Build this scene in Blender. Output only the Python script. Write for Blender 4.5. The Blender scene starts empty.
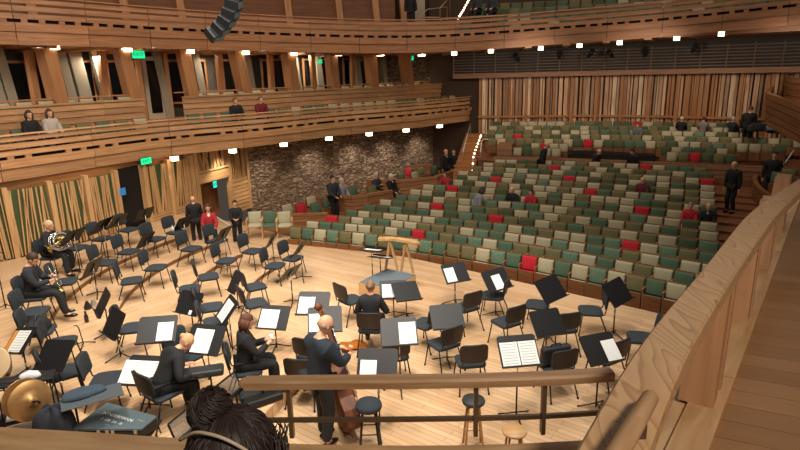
import bpy, bmesh, math, random
from mathutils import Vector, Matrix, Euler
random.seed(7)
S = bpy.context.scene
COL = S.collection
PI = math.pi
# ---------------------------------------------------------------- camera
CH, CF = 5.0, 580.0
PIT, ROL = math.radians(15), math.radians(1.5)
cp, sp, cr, sr = math.cos(PIT), math.sin(PIT), math.cos(ROL), math.sin(ROL)
CFW = Vector((0, cp, -sp))
CRT = Vector((cr, -sr*sp, -sr*cp))
CUP = Vector((sr, cr*sp, cr*cp))
cam_d = bpy.data.cameras.new('camera'); cam = bpy.data.objects.new('camera', cam_d); COL.objects.link(cam)
cam_d.sensor_width = 36; cam_d.lens = 36*CF/800; cam_d.clip_start = .05; cam_d.clip_end = 200
M = Matrix.Identity(4)
for i in range(3):
    M[i][0] = CRT[i]; M[i][1] = CUP[i]; M[i][2] = -CFW[i]
M[2][3] = CH
cam.matrix_world = M
S.camera = cam

def ray(x, y):
    return CFW + CRT*((x-400)/CF) + CUP*((225-y)/CF)
def atz(x, y, z=0.0):
    d = ray(x, y); s = (z-CH)/d.z
    return Vector((d.x*s, d.y*s, z))
def atd(x, y, D):
    d = ray(x, y)
    return Vector((d.x*D, d.y*D, CH+d.z*D))
def zat(x, y, p):                       # height of the sight line over plan point p
    d = ray(x, y); s = (p[0]*d.x+p[1]*d.y)/(d.x*d.x+d.y*d.y)
    return CH+d.z*s

# ---------------------------------------------------------------- materials
def lin(h):
    h = h.lstrip('#'); r = []
    for i in (0, 2, 4):
        c = int(h[i:i+2], 16)/255
        r.append(c/12.92 if c <= .04045 else ((c+.055)/1.055)**2.4)
    return (r[0], r[1], r[2], 1)
_mc = {}
def base_mat(name):
    m = bpy.data.materials.new(name); m.use_nodes = True
    nt = m.node_tree
    return m, nt, nt.nodes['Principled BSDF']
def plain(h, rough=.6, metal=0, noise=.12, key=None):
    k = ('p', h, rough, metal, noise)
    if k in _mc: return _mc[k]
    m, nt, b = base_mat('mat_'+h.strip('#'))
    N, L = nt.nodes, nt.links
    tc = N.new('ShaderNodeTexCoord'); n = N.new('ShaderNodeTexNoise'); n.inputs['Scale'].default_value = 14
    n.inputs['Detail'].default_value = 3
    L.new(tc.outputs['Object'], n.inputs['Vector'])
    hv = N.new('ShaderNodeHueSaturation'); hv.inputs['Color'].default_value = lin(h)
    mr = N.new('ShaderNodeMapRange'); mr.inputs[3].default_value = 1-noise; mr.inputs[4].default_value = 1+noise
    L.new(n.outputs['Fac'], mr.inputs[0]); L.new(mr.outputs[0], hv.inputs['Value'])
    L.new(hv.outputs[0], b.inputs['Base Color'])
    b.inputs['Roughness'].default_value = rough; b.inputs['Metallic'].default_value = metal
    _mc[k] = m
    return m
def emit(h, strength):
    k = ('e', h, strength)
    if k in _mc: return _mc[k]
    m, nt, b = base_mat('glow_'+h.strip('#'))
    b.inputs['Base Color'].default_value = lin(h)
    b.inputs['Emission Color'].default_value = lin(h); b.inputs['Emission Strength'].default_value = strength
    _mc[k] = m
    return m
def wood(name, h1, h2, us=1.2, vs=22, rough=.45, island=.25, bump=.0):
    """grain along U of the UV map, every plank (mesh island) a little different"""
    m, nt, b = base_mat(name); N, L = nt.nodes, nt.links
    uv = N.new('ShaderNodeUVMap'); mp = N.new('ShaderNodeMapping'); mp.inputs['Scale'].default_value = (us, vs, 1)
    L.new(uv.outputs[0], mp.inputs['Vector'])
    n = N.new('ShaderNodeTexNoise'); n.inputs['Scale'].default_value = 1.0; n.inputs['Detail'].default_value = 5; n.inputs['Distortion'].default_value = .6
    L.new(mp.outputs[0], n.inputs['Vector'])
    r = N.new('ShaderNodeValToRGB'); r.color_ramp.elements[0].color = lin(h2); r.color_ramp.elements[1].color = lin(h1)
    r.color_ramp.elements[0].position = .3; r.color_ramp.elements[1].position = .68
    L.new(n.outputs['Fac'], r.inputs[0])
    g = N.new('ShaderNodeNewGeometry'); mr = N.new('ShaderNodeMapRange')
    mr.inputs[3].default_value = 1-island; mr.inputs[4].default_value = 1+island
    L.new(g.outputs['Random Per Island'], mr.inputs[0])
    hv = N.new('ShaderNodeHueSaturation'); L.new(mr.outputs[0], hv.inputs['Value']); L.new(r.outputs[0], hv.inputs['Color'])
    L.new(hv.outputs[0], b.inputs['Base Color']); b.inputs['Roughness'].default_value = rough
    return m
def plank_floor(name, ang, h1, h2, h3, w=.11, ln=1.6, rough=.32):
    m, nt, b = base_mat(name); N, L = nt.nodes, nt.links
    tc = N.new('ShaderNodeTexCoord'); mp = N.new('ShaderNodeMapping'); mp.inputs['Rotation'].default_value = (0, 0, ang)
    L.new(tc.outputs['Object'], mp.inputs['Vector'])
    br = N.new('ShaderNodeTexBrick'); br.inputs['Scale'].default_value = 1; br.inputs['Brick Width'].default_value = ln
    br.inputs['Row Height'].default_value = w; br.inputs['Mortar Size'].default_value = .0035; br.inputs['Bias'].default_value = 0
    br.offset = .37; br.inputs['Color1'].default_value = lin(h1); br.inputs['Color2'].default_value = lin(h2); br.inputs['Mortar'].default_value = lin(h3)
    L.new(mp.outputs[0], br.inputs['Vector'])
    mp2 = N.new('ShaderNodeMapping'); mp2.inputs['Scale'].default_value = (1.2, 22, 1); L.new(mp.outputs[0], mp2.inputs['Vector'])
    n = N.new('ShaderNodeTexNoise'); n.inputs['Scale'].default_value = 1; n.inputs['Detail'].default_value = 5; L.new(mp2.outputs[0], n.inputs['Vector'])
    mr = N.new('ShaderNodeMapRange'); mr.inputs[3].default_value = .86; mr.inputs[4].default_value = 1.12; L.new(n.outputs['Fac'], mr.inputs[0])
    hv = N.new('ShaderNodeHueSaturation'); L.new(br.outputs['Color'], hv.inputs['Color']); L.new(mr.outputs[0], hv.inputs['Value'])
    L.new(hv.outputs[0], b.inputs['Base Color']); b.inputs['Roughness'].default_value = rough
    return m
def stone_mat():
    m, nt, b = base_mat('rubble_stone'); N, L = nt.nodes, nt.links
    uv = N.new('ShaderNodeUVMap'); mp = N.new('ShaderNodeMapping'); mp.inputs['Scale'].default_value = (5.2, 15, 1)
    n0 = N.new('ShaderNodeTexNoise'); n0.inputs['Scale'].default_value = 1.6
    L.new(uv.outputs[0], mp.inputs['Vector']); L.new(mp.outputs[0], n0.inputs['Vector'])
    mx = N.new('ShaderNodeMixRGB'); mx.inputs[0].default_value = .22; L.new(mp.outputs[0], mx.inputs[1]); L.new(n0.outputs['Color'], mx.inputs[2])
    v = N.new('ShaderNodeTexVoronoi'); v.inputs['Scale'].default_value = 1; L.new(mx.outputs[0], v.inputs['Vector'])
    ve = N.new('ShaderNodeTexVoronoi'); ve.feature = 'DISTANCE_TO_EDGE'; ve.inputs['Scale'].default_value = 1; L.new(mx.outputs[0], ve.inputs['Vector'])
    r = N.new('ShaderNodeValToRGB'); e = r.color_ramp.elements
    e[0].color = lin('#75624f'); e[1].color = lin('#b09a80'); x = e.new(.5); x.color = lin('#917b66')
    sep = N.new('ShaderNodeSeparateColor'); L.new(v.outputs['Color'], sep.inputs[0]); L.new(sep.outputs[0], r.inputs[0])
    r2 = N.new('ShaderNodeValToRGB'); r2.color_ramp.elements[0].color = (.38, .36, .34, 1); r2.color_ramp.elements[1].position = .16
    L.new(ve.outputs['Distance'], r2.inputs[0])
    mu = N.new('ShaderNodeMixRGB'); mu.blend_type = 'MULTIPLY'; mu.inputs[0].default_value = 1
    L.new(r.outputs[0], mu.inputs[1]); L.new(r2.outputs[0], mu.inputs[2]); L.new(mu.outputs[0], b.inputs['Base Color'])
    bp = N.new('ShaderNodeBump'); bp.inputs['Strength'].default_value = 1; bp.inputs['Distance'].default_value = .06
    ad = N.new('ShaderNodeMath'); ad.operation = 'ADD'; L.new(r2.outputs[0], ad.inputs[0]); L.new(sep.outputs[1], ad.inputs[1])
    L.new(ad.outputs[0], bp.inputs['Height']); L.new(bp.outputs[0], b.inputs['Normal']); b.inputs['Roughness'].default_value = .9
    return m
def pattern_fabric(name, h1, h2, sc):
    m, nt, b = base_mat(name); N, L = nt.nodes, nt.links
    tc = N.new('ShaderNodeTexCoord'); n = N.new('ShaderNodeTexNoise'); n.inputs['Scale'].default_value = sc; n.inputs['Detail'].default_value = 1
    L.new(tc.outputs['Object'], n.inputs['Vector'])
    r = N.new('ShaderNodeValToRGB'); r.color_ramp.elements[0].position = .47; r.color_ramp.elements[1].position = .56
    r.color_ramp.elements[0].color = lin(h1); r.color_ramp.elements[1].color = lin(h2)
    L.new(n.outputs['Fac'], r.inputs[0]); L.new(r.outputs[0], b.inputs['Base Color']); b.inputs['Roughness'].default_value = .9
    return m
def page_mat():
    """printed staves: thin dark rows across white paper, in the page's own UV"""
    m, nt, b = base_mat('printed_page'); N, L = nt.nodes, nt.links
    uv = N.new('ShaderNodeUVMap'); sep = N.new('ShaderNodeSeparateXYZ'); L.new(uv.outputs[0], sep.inputs[0])
    def mth(op, a, bb=None):
        x = N.new('ShaderNodeMath'); x.operation = op
        for i, q in enumerate((a, bb)):
            if q is None: continue
            if isinstance(q, (int, float)): x.inputs[i].default_value = q
            else: L.new(q, x.inputs[i])
        return x.outputs[0]
    fr = mth('FRACT', mth('MULTIPLY', sep.outputs[1], 9.0))
    band = mth('LESS_THAN', fr, .42)
    n = N.new('ShaderNodeTexNoise'); n.inputs['Scale'].default_value = 60; L.new(uv.outputs[0], n.inputs['Vector'])
    nn = mth('GREATER_THAN', n.outputs['Fac'], .46)
    ed = mth('MULTIPLY', mth('GREATER_THAN', sep.outputs[0], .09), mth('LESS_THAN', sep.outputs[0], .91))
    f = mth('MULTIPLY', mth('MULTIPLY', band, ed), mth('ADD', mth('MULTIPLY', nn, .35), .14))
    mx = N.new('ShaderNodeMixRGB'); mx.inputs[1].default_value = lin('#eef0ee'); mx.inputs[2].default_value = lin('#4a4a4c')
    L.new(f, mx.inputs[0]); L.new(mx.outputs[0], b.inputs['Base Color']); b.inputs['Roughness'].default_value = .7
    return m

# ---------------------------------------------------------------- mesh builder
class MB:
    def __init__(s): s.v = []; s.f = []; s.m = []; s.u = []; s.sm = []
    def face(s, ids, mi=0, uv=None, smooth=False):
        s.f.append(tuple(ids)); s.m.append(mi); s.sm.append(smooth)
        s.u.append(uv or [(s.v[i][0], s.v[i][1]) for i in ids])
    def quad(s, a, b, c, d, mi=0, uv=None):
        n = len(s.v); s.v += [tuple(a), tuple(b), tuple(c), tuple(d)]
        a, b, d = Vector(a), Vector(b), Vector(d)
        w, h = (b-a).length, (d-a).length
        s.face((n, n+1, n+2, n+3), mi, uv or [(0, 0), (w, 0), (w, h), (0, h)])
    def hexa(s, P, mi=0, smooth=False):
        """8 points: bottom 0-3, top 4-7"""
        n = len(s.v); s.v += [tuple(p) for p in P]
        P = [Vector(p) for p in P]
        ax = [(P[1]-P[0]).length, (P[3]-P[0]).length, (P[4]-P[0]).length]
        lo = max(range(3), key=lambda i: ax[i])
        o = (random.random()*50, random.random()*50)
        idx = [(0, 0, 0), (1, 0, 0), (1, 1, 0), (0, 1, 0), (0, 0, 1), (1, 0, 1), (1, 1, 1), (0, 1, 1)]
        for q in ((3, 2, 1, 0), (4, 5, 6, 7), (0, 1, 5, 4), (1, 2, 6, 5), (2, 3, 7, 6), (3, 0, 4, 7)):
            var = [k for k in range(3) if len({idx[i][k] for i in q}) > 1]
            ua = lo if lo in var else var[0]
            va = [k for k in var if k != ua][0]
            uv = [(o[0]+idx[i][ua]*ax[ua], o[1]+idx[i][va]*ax[va]) for i in q]
            s.face([n+i for i in q], mi, uv)
        return s
    def box(s, c, d, R=None, mi=0):
        c = Vector(c); hx, hy, hz = d[0]/2, d[1]/2, d[2]/2
        P = [Vector(p) for p in ((-hx, -hy, -hz), (hx, -hy, -hz), (hx, hy, -hz), (-hx, hy, -hz), (-hx, -hy, hz), (hx, -hy, hz), (hx, hy, hz), (-hx, hy, hz))]
        if R is not None: P = [R @ p for p in P]
        return s.hexa([p+c for p in P], mi)
    def bar(s, a, b, w, h, up=(0, 0, 1), mi=0):
        a, b = Vector(a), Vector(b); d = (b-a).normalized(); up = Vector(up)
        x = d.cross(up)
        if x.length < 1e-4: x = d.cross(Vector((1, 0, 0)))
        x.normalize(); z = x.cross(d)
        P = []
        for e in (a, b):
            pass
        for zz in (-h/2, h/2):
            P += [a-x*w/2+z*zz, a+x*w/2+z*zz, b+x*w/2+z*zz, b-x*w/2+z*zz]
        return s.hexa(P, mi)
    def tube(s, pts, r, n=8, mi=0, cap=True, closed=False):
        pts = [Vector(p) for p in pts]
        if not isinstance(r, (list, tuple)): r = [r]*len(pts)
        base = len(s.v); k = len(pts); ref = None; L = 0
        for i, p in enumerate(pts):
            if closed: d = pts[(i+1) % k]-pts[i-1]
            else: d = pts[min(i+1, k-1)]-pts[max(i-1, 0)]
            d.normalize()
            if ref is None:
                ref = Vector((0, 0, 1)) if abs(d.z) < .9 else Vector((1, 0, 0))
            x = (ref-d*ref.dot(d)).normalized(); ref = x; y = d.cross(x)
            for j in range(n):
                a = 2*PI*j/n
                s.v.append(tuple(p+x*math.cos(a)*r[i]+y*math.sin(a)*r[i]))
        acc = [0]
        for i in range(1, k): acc.append(acc[-1]+(pts[i]-pts[i-1]).length)
        acc.append(acc[-1]+.1)
        for i in range(k if closed else k-1):
            for j in range(n):
                i2 = (i+1) % k
                q = (base+i*n+j, base+i*n+(j+1) % n, base+i2*n+(j+1) % n, base+i2*n+j)
                c = 2*PI*r[i]/n
                s.face(q, mi, [(acc[i], j*c), (acc[i], j*c+c), (acc[i+1], j*c+c), (acc[i+1], j*c)], True)
        if cap and not closed:
            s.face([base+j for j in reversed(range(n))], mi); s.face([base+(k-1)*n+j for j in range(n)], mi)
        return s
    def lathe(s, prof, n=20, c=(0, 0, 0), R=None, mi=0, smooth=True):
        """prof = [(r, z)]"""
        base = len(s.v); c = Vector(c)
        for r, z in prof:
            for j in range(n):
                a = 2*PI*j/n; p = Vector((r*math.cos(a), r*math.sin(a), z))
                if R is not None: p = R @ p
                s.v.append(tuple(p+c))
        for i in range(len(prof)-1):
            for j in range(n):
                s.face((base+i*n+j, base+i*n+(j+1) % n, base+(i+1)*n+(j+1) % n, base+(i+1)*n+j), mi, None, smooth)
        if prof[0][0] > 1e-5: s.face([base+j for j in reversed(range(n))], mi)
        if prof[-1][0] > 1e-5: s.face([base+(len(prof)-1)*n+j for j in range(n)], mi)
        return s
    def ball(s, c, r, n=12, m=8, R=None, mi=0):
        if not isinstance(r, (list, tuple)): r = (r, r, r)
        base = len(s.v); c = Vector(c)
        for i in range(m+1):
            t = PI*i/m
            for j in range(n):
                a = 2*PI*j/n
                p = Vector((r[0]*math.sin(t)*math.cos(a), r[1]*math.sin(t)*math.sin(a), -r[2]*math.cos(t)))
                if R is not None: p = R @ p
                s.v.append(tuple(p+c))
        for i in range(m):
            for j in range(n):
                s.face((base+i*n+j, base+i*n+(j+1) % n, base+(i+1)*n+(j+1) % n, base+(i+1)*n+j), mi, None, True)
        return s
    def prism(s, poly, fn0, fn1, mi=0):
        """poly = 2D outline, fn maps (x,y)->3D for both caps"""
        n = len(poly); b = len(s.v)
        s.v += [tuple(fn0(*p)) for p in poly]+[tuple(fn1(*p)) for p in poly]
        s.face([b+i for i in reversed(range(n))], mi, [poly[i] for i in reversed(range(n))])
        s.face([b+n+i for i in range(n)], mi, list(poly))
        for i in range(n):
            j = (i+1) % n
            s.face((b+i, b+j, b+n+j, b+n+i), mi, [(0, 0), (.1, 0), (.1, .1), (0, .1)])
        return s
    def sweep(s, pts, sec, mi=0, u0=None):
        """pts: plan curve; sec: closed loop of (offset to the left of travel, z)"""
        pts = [Vector((p[0], p[1], 0)) for p in pts]; k = len(pts); n = len(sec); b = len(s.v)
        nor = normals(pts); acc = [random.random()*40 if u0 is None else u0]
        for i in range(1, k): acc.append(acc[-1]+(pts[i]-pts[i-1]).length)
        for p, q in zip(pts, nor):
            for o, z in sec: s.v.append((p.x+q.x*o, p.y+q.y*o, z))
        cl = [random.random()*30]
        for j in range(n): cl.append(cl[-1]+math.dist(sec[j], sec[(j+1) % n]))
        for i in range(k-1):
            for j in range(n):
                j2 = (j+1) % n
                s.face((b+i*n+j, b+(i+1)*n+j, b+(i+1)*n+j2, b+i*n+j2), mi, [(acc[i], cl[j]), (acc[i+1], cl[j]), (acc[i+1], cl[j+1]), (acc[i], cl[j+1])])
        s.face([b+j for j in range(n)], mi); s.face([b+(k-1)*n+j for j in reversed(range(n))], mi)
        return s
    def mesh(s, name, mats):
        me = bpy.data.meshes.new(name); me.from_pydata(s.v, [], s.f)
        if not isinstance(mats, (list, tuple)): mats = [mats]
        for m in mats: me.materials.append(m)
        me.polygons.foreach_set('material_index', s.m); me.polygons.foreach_set('use_smooth', s.sm)
        uvl = me.uv_layers.new(name='UVMap'); flat = []
        for u in s.u:
            for a in u: flat += [a[0], a[1]]
        uvl.data.foreach_set('uv', flat)
        bm = bmesh.new(); bm.from_mesh(me); bmesh.ops.recalc_face_normals(bm, faces=bm.faces); bm.to_mesh(me); bm.free()
        me.update()
        return me
    def build(s, name, mats, parent=None, loc=None, rot=None, bevel=0, seg=2):
        me = s.mesh(name, mats)
        o = bpy.data.objects.new(name, me); COL.objects.link(o)
        if parent: o.parent = parent
        if loc is not None: o.location = loc
        if rot is not None: o.rotation_euler = rot
        if bevel:
            md = o.modifiers.new('bevel', 'BEVEL'); md.width = bevel; md.segments = seg; md.limit_method = 'ANGLE'; md.angle_limit = .6
        return o
def normals(pts):
    out = []; k = len(pts)
    for i in range(k):
        d = (pts[min(i+1, k-1)]-pts[max(i-1, 0)]); d.z = 0; d.normalize()
        out.append(Vector((-d.y, d.x, 0)))
    return out
def offset(pts, o):
    P = [Vector((p[0], p[1], 0)) for p in pts]
    return [p+n*o for p, n in zip(P, normals(P))]
def resample(pts, step=.5, n=None):
    P = [Vector((p[0], p[1], 0)) for p in pts]; acc = [0]
    for i in range(1, len(P)): acc.append(acc[-1]+(P[i]-P[i-1]).length)
    k = n or max(2, int(acc[-1]/step)+1); out = []
    for i in range(k):
        t = acc[-1]*i/(k-1); j = 0
        while j < len(P)-2 and acc[j+1] < t: j += 1
        f = (t-acc[j])/max(1e-9, acc[j+1]-acc[j]); out.append(P[j].lerp(P[j+1], f))
    return out
def smooth(pts, it=6):
    P = [p.copy() for p in pts]
    for _ in range(it):
        P = [P[0]]+[(P[i-1]+P[i]*2+P[i+1])/4 for i in range(1, len(P)-1)]+[P[-1]]
    return P
def curve_px(px, z, it=10, step=.5):
    return smooth(resample([atz(x, y, z) for x, y in px], step), it)

# ---------------------------------------------------------------- scene objects
def tag(o, label=None, cat=None, group=None, kind=None):
    if label: o['label'] = label
    if cat: o['category'] = cat
    if group: o['group'] = group
    if kind: o['kind'] = kind
    return o
def thing(name, label, cat, loc=(0, 0, 0), rz=0, group=None, rot=None):
    o = bpy.data.objects.new(name, None); COL.objects.link(o); o.empty_display_size = .1
    o.location = loc; o.rotation_euler = rot if rot is not None else (0, 0, rz)
    return tag(o, label, cat, group)
def struct(name, mb, mats, **k):
    return tag(mb.build(name, mats, **k), kind='structure')
KIDS = {}
def part(mb, name, mats, par, **k):
    o = mb.build(name, mats, par, **k); KIDS.setdefault(par.name, []).append(o); return o
def dup(root, loc=None, rz=None, label=None, group=None):
    c = root.copy(); COL.objects.link(c)
    if loc is not None: c.location = loc
    if rz is not None: c.rotation_euler = (0, 0, rz)
    if label: c['label'] = label
    if group: c['group'] = group
    _dupkids(root, c)
    return c
def _dupkids(a, b):
    for ch in KIDS.get(a.name, []):
        d = ch.copy(); COL.objects.link(d); d.parent = b
        KIDS.setdefault(b.name, []).append(d)
        _dupkids(ch, d)
def face_rz(d):                       # rotation that turns local +Y to plan direction d
    return math.atan2(d[1], d[0])-PI/2
def spot(name, loc, tgt, e, size=60, blend=.6, col=(1, .86, .7), r=.15):
    l = bpy.data.lights.new(name, 'SPOT'); l.energy = e; l.spot_size = math.radians(size); l.spot_blend = blend; l.color = col; l.shadow_soft_size = r
    o = bpy.data.objects.new(name, l); COL.objects.link(o); o.location = loc
    o.rotation_euler = (Vector(tgt)-Vector(loc)).to_track_quat('-Z', 'Y').to_euler()
    return o
def area(name, loc, tgt, e, sx, sy, col=(1, .86, .7)):
    l = bpy.data.lights.new(name, 'AREA'); l.energy = e; l.shape = 'RECTANGLE'; l.size = sx; l.size_y = sy; l.color = col
    o = bpy.data.objects.new(name, l); COL.objects.link(o); o.location = loc
    o.rotation_euler = (Vector(tgt)-Vector(loc)).to_track_quat('-Z', 'Y').to_euler()
    return o
def text_mb(txt, size, mat, name, parent=None, depth=.002):
    cu = bpy.data.curves.new('t', 'FONT'); cu.body = txt; cu.size = size; cu.align_x = 'CENTER'; cu.align_y = 'CENTER'; cu.extrude = depth
    o = bpy.data.objects.new('t', cu); COL.objects.link(o)
    dg = bpy.context.evaluated_depsgraph_get(); me = bpy.data.meshes.new_from_object(o.evaluated_get(dg))
    bpy.data.objects.remove(o)
    me.materials.clear(); me.materials.append(mat)
    r = bpy.data.objects.new(name, me); COL.objects.link(r); r.parent = parent
    return r
# ================================================================= HALL SHELL
def proj(p):
    q = Vector((p[0], p[1], p[2]-CH)); d = q.dot(CFW)
    return 400+CF*q.dot(CRT)/d, 225-CF*q.dot(CUP)/d
def on_curve(curve, x, z):
    """plan point of the curve seen in column x at height z, with the curve's direction there"""
    best = None
    fine = resample(curve, .04)
    for i, p in enumerate(fine):
        if p.y < 1: continue
        e = abs(proj((p.x, p.y, z))[0]-x)
        if best is None or e < best[0]: best = (e, i)
    i = best[1]; d = fine[min(i+1, len(fine)-1)]-fine[max(i-1, 0)]
    return fine[i], d.normalized()

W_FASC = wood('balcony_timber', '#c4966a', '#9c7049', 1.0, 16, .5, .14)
W_PALE = wood('maple_timber', '#d0a876', '#b48b5c', 1.0, 18, .45, .12)
W_BROWN = wood('walnut_timber', '#96683f', '#6f4729', 1.0, 18, .5, .2)
W_SLATS = wood('slat_timber', '#cda583', '#98714f', .8, 10, .55, .4)
W_POST = wood('cherry_timber', '#b17a48', '#8f5c33', .8, 14, .5, .12)
W_COL = wood('column_timber', '#bf8c60', '#a0704a', .8, 12, .5, .1)
W_SEAT = wood('seat_timber', '#8a5a36', '#6b4226', 1.5, 20, .5, .2)
DARK = plain('#15110f', .8); BLACKM = plain('#0b0a0a', .6)
GREENBACK = plain('#46552f', .9)
PLASTER = plain('#8f8672', .8)
STONE = stone_mat()
LAMP = emit('#ffe6bd', 9); LAMPSOFT = emit('#ffe0b0', 5)
EXITG = emit('#16d88a', 1.3)

# --- balcony curves (left to right, the outside of the hall on the left hand)
T1B = 2.45
T1 = curve_px([(0, 183), (50, 175.5), (120, 163.4), (170, 155), (250, 148), (340, 135), (410, 129), (467, 121.2)], T1B, 14)
T1 = [T1[0]+(T1[0]-T1[3]).normalized()*5]+T1
T1 = resample(T1, .5)
T2raw = [(-60, 42, 14.5), (0, 44.4, 16), (60, 45.6, 16.6), (130, 48, 18.5), (230, 50.4, 21), (310, 52.4, 22.6), (390, 53.4, 23.9), (450, 52, 24.1), (500, 48.5, 24), (560, 44, 23.6), (620, 40, 22.9), (668, 36.5, 22.2), (720, 31.5, 21.2), (775, 26.6, 20.4), (800, 24.5, 20), (880, 15, 18.6)]
t2p = [atd(*q) for q in T2raw]
def resample3(P, step):
    acc = [0]
    for i in range(1, len(P)): acc.append(acc[-1]+(P[i]-P[i-1]).length)
    k = int(acc[-1]/step)+1; out = []
    for i in range(k):
        t = acc[-1]*i/(k-1); j = 0
        while j < len(P)-2 and acc[j+1] < t: j += 1
        out.append(P[j].lerp(P[j+1], (t-acc[j])/(acc[j+1]-acc[j])))
    return out
T2 = smooth(resample3(t2p, .5), 8)

def sweepz(mb, pts, sec, mi=0):
    """like MB.sweep but the curve keeps its own height"""
    b0 = len(mb.v); mb.sweep(pts, sec, mi); n = len(sec)
    for i, p in enumerate(pts):
        for j in range(n):
            x, y, z = mb.v[b0+i*n+j]; mb.v[b0+i*n+j] = (x, y, z+p.z)
def cuts(k, every):
    out = []; a = 0
    while a < k-1:
        b = min(k-1, a+every)
        if k-1-b < 2: b = k-1
        out.append((a, b)); a = b
    return out
def fascia(mb, pts, zb, top, every=5, lean=.06):
    """timber balcony front: recessed panel, wide board, slot with blocks, three lapped planks"""
    P = [Vector((p.x, p.y, p.z)) for p in pts]
    u = top/1.2
    rows = [(.05, .13, 0, .32), (0, .12, .325, .545), (.03, .09, .635, .765), (.015, .075, .825, .955), (0, .06, 1.015, 1.125), (-.05, .13, 1.165, 1.2)]
    for a, b in cuts(len(P), every):
        seg = P[a:b+1]
        seg = [seg[0].lerp(seg[1], .02)]+seg[1:-1]+[seg[-1].lerp(seg[-2], .02)]
        for o0, o1, z0, z1 in rows:
            ln = lean if z0 > .6 else 0
            sweepz(mb, seg, [(o0-ln*.0, zb+z0*u), (o1, zb+z0*u), (o1-.01, zb+z1*u), (o0+.025 if z0 > .6 else o0, zb+z1*u)])
        n = normals(seg)
        for t in (0, 1):
            i = 1 if t == 0 else len(seg)//2+1
            i = min(i, len(seg)-1)
            p = seg[i]; q = n[i]; d = Vector((q.y, -q.x, 0))
            for w in (-.22, .22):
                c = p+q*.07+d*w
                mb.box((c.x, c.y, p.z+zb+.59*u), (.16, .08, .13*u), Matrix.Rotation(math.atan2(d.y, d.x), 3, 'Z'))
    sweepz(mb, P, [(.2, zb+.5*u), (.22, zb+.5*u), (.22, zb+.72*u), (.2, zb+.72*u)], 1)  # dark strip standing in for the shade behind the open slots

# lower balcony
end = T1[-1]; dl = (T1[-1]-T1[-4]).normalized(); nl = Vector((-dl.y, dl.x, 0))
T1F = T1+[end+dl*.35+nl*.05, end+dl*.6+nl*.25, end+dl*.72+nl*.6, end+dl*.74+nl*1.1]
mb = MB(); fascia(mb, T1F, T1B, 1.19); struct('wall_lower_balcony', mb, [W_FASC, DARK])
mb = MB(); mb.sweep(T1, [(.1, T1B+.02), (4.6, T1B+.02), (4.6, T1B+.2), (.1, T1B+.2)]); struct('ceiling_under_balcony', mb, W_FASC)
# rear parapet with its gap at the balcony door
R1 = resample(smooth(offset(T1, 1.45), 4)+[offset(T1, 1.45)[-1]+dl*1.2, offset(T1, 1.45)[-1]+dl*2.3], .45)
def idx_px(curve, x, z):
    p, _ = on_curve(curve, x, z)
    return min(range(len(curve)), key=lambda i: (curve[i]-p).length)
mb = MB()
for a, b in ((0, idx_px(R1, 148, 3.9)), (idx_px(R1, 184, 3.9), len(R1)-1)):
    for c, d in cuts(b-a+1, 5):
        seg = R1[a+c:a+d+1]
        zt = 4.28
        for j in range(4):
            z0 = zt-.05-.2*(j+1)
            mb.sweep(seg, [(.02*j, z0+.012), (.1, z0+.012), (.1, z0+.19), (.02*j+.02, z0+.19)])
        mb.sweep(seg, [(-.04, zt-.05), (.14, zt-.05), (.14, zt), (-.04, zt)])
struct('wall_balcony_parapet', mb, W_FASC)
mb = MB(); mb.sweep(T1, [(.2, 2.7), (1.5, 2.7), (1.5, 2.85), (.2, 2.85)]); mb.sweep(R1, [(.1, 3.3), (2.6, 3.3), (2.6, 3.42), (.1, 3.42)])
struct('floor_lower_balcony', mb, W_BROWN)

# upper balcony
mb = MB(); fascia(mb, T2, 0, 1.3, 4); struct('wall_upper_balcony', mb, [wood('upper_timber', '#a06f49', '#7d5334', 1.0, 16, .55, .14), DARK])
mb = MB(); sweepz(mb, T2, [(.1, .02), (9.5, .02), (9.5, .16), (.1, .16)]); struct('ceiling_under_upper_balcony', mb, W_FASC)
# ribs below that soffit
T2u = T2[:]
n2 = normals(T2u); mb = MB()
for i in range(3, len(T2u)-2, 3):
    p, q = T2u[i], n2[i]
    mb.bar((p+q*.4)+Vector((0, 0, -.0)), (p+q*5.5)+Vector((0, 0, -.0)), .28, .12)
struct('trim_1', mb, W_FASC)

# --- left platform wall with the slatted panels
WL = smooth(resample([(-14.2, 11.2), (-10.49, 14.46), (-9.5, 15.6), (-8.57, 17.11), (-7.4, 19.93), (-6.6, 21.8), (-6.05, 23.1)], .35), 6)
WZ0, WZ1 = -.6, 2.47
def wl(x, z=1.5):
    return on_curve(WL, x, z)
mb = MB(); mb.sweep(WL[:idx_px(WL, 197, 1.5)], [(.25, WZ0), (.4, WZ0), (.4, WZ1), (.25, WZ1)]); struct('wall_left', mb, W_POST)
def panel(mb, xa, xb, z0, z1, dens=15.5, spread=.2):
    a, d = wl(xa); b, _ = wl(xb)
    d = (b-a).normalized(); n = Vector((-d.y, d.x, 0)); L = (b-a).length
    # green cloth behind
    for s, e, m in ((0, L, 1),):
        p, q = a+d*s+n*.13, a+d*e+n*.13
        mb.hexa([(p.x, p.y, z0), (q.x, q.y, z0), (q.x+n.x*.03, q.y+n.y*.03, z0), (p.x+n.x*.03, p.y+n.y*.03, z0),
                 (p.x, p.y, z1), (q.x, q.y, z1), (q.x+n.x*.03, q.y+n.y*.03, z1), (p.x+n.x*.03, p.y+n.y*.03, z1)], m)
    k = int(L*dens)
    for i in range(k):
        s = (i+.5)/k*L+random.uniform(-.03, .03); t = s+random.gauss(0, spread*.5)
        t = min(max(t, .03), L-.03); s = min(max(s, .03), L-.03)
        w = random.choice((.026, .032, .036, .044)); o = random.uniform(0, .07)
        p = a+d*s+n*o; q = a+d*t+n*o
        mb.bar((p.x, p.y, z0), (q.x, q.y, z1), w, .045, up=n)
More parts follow.
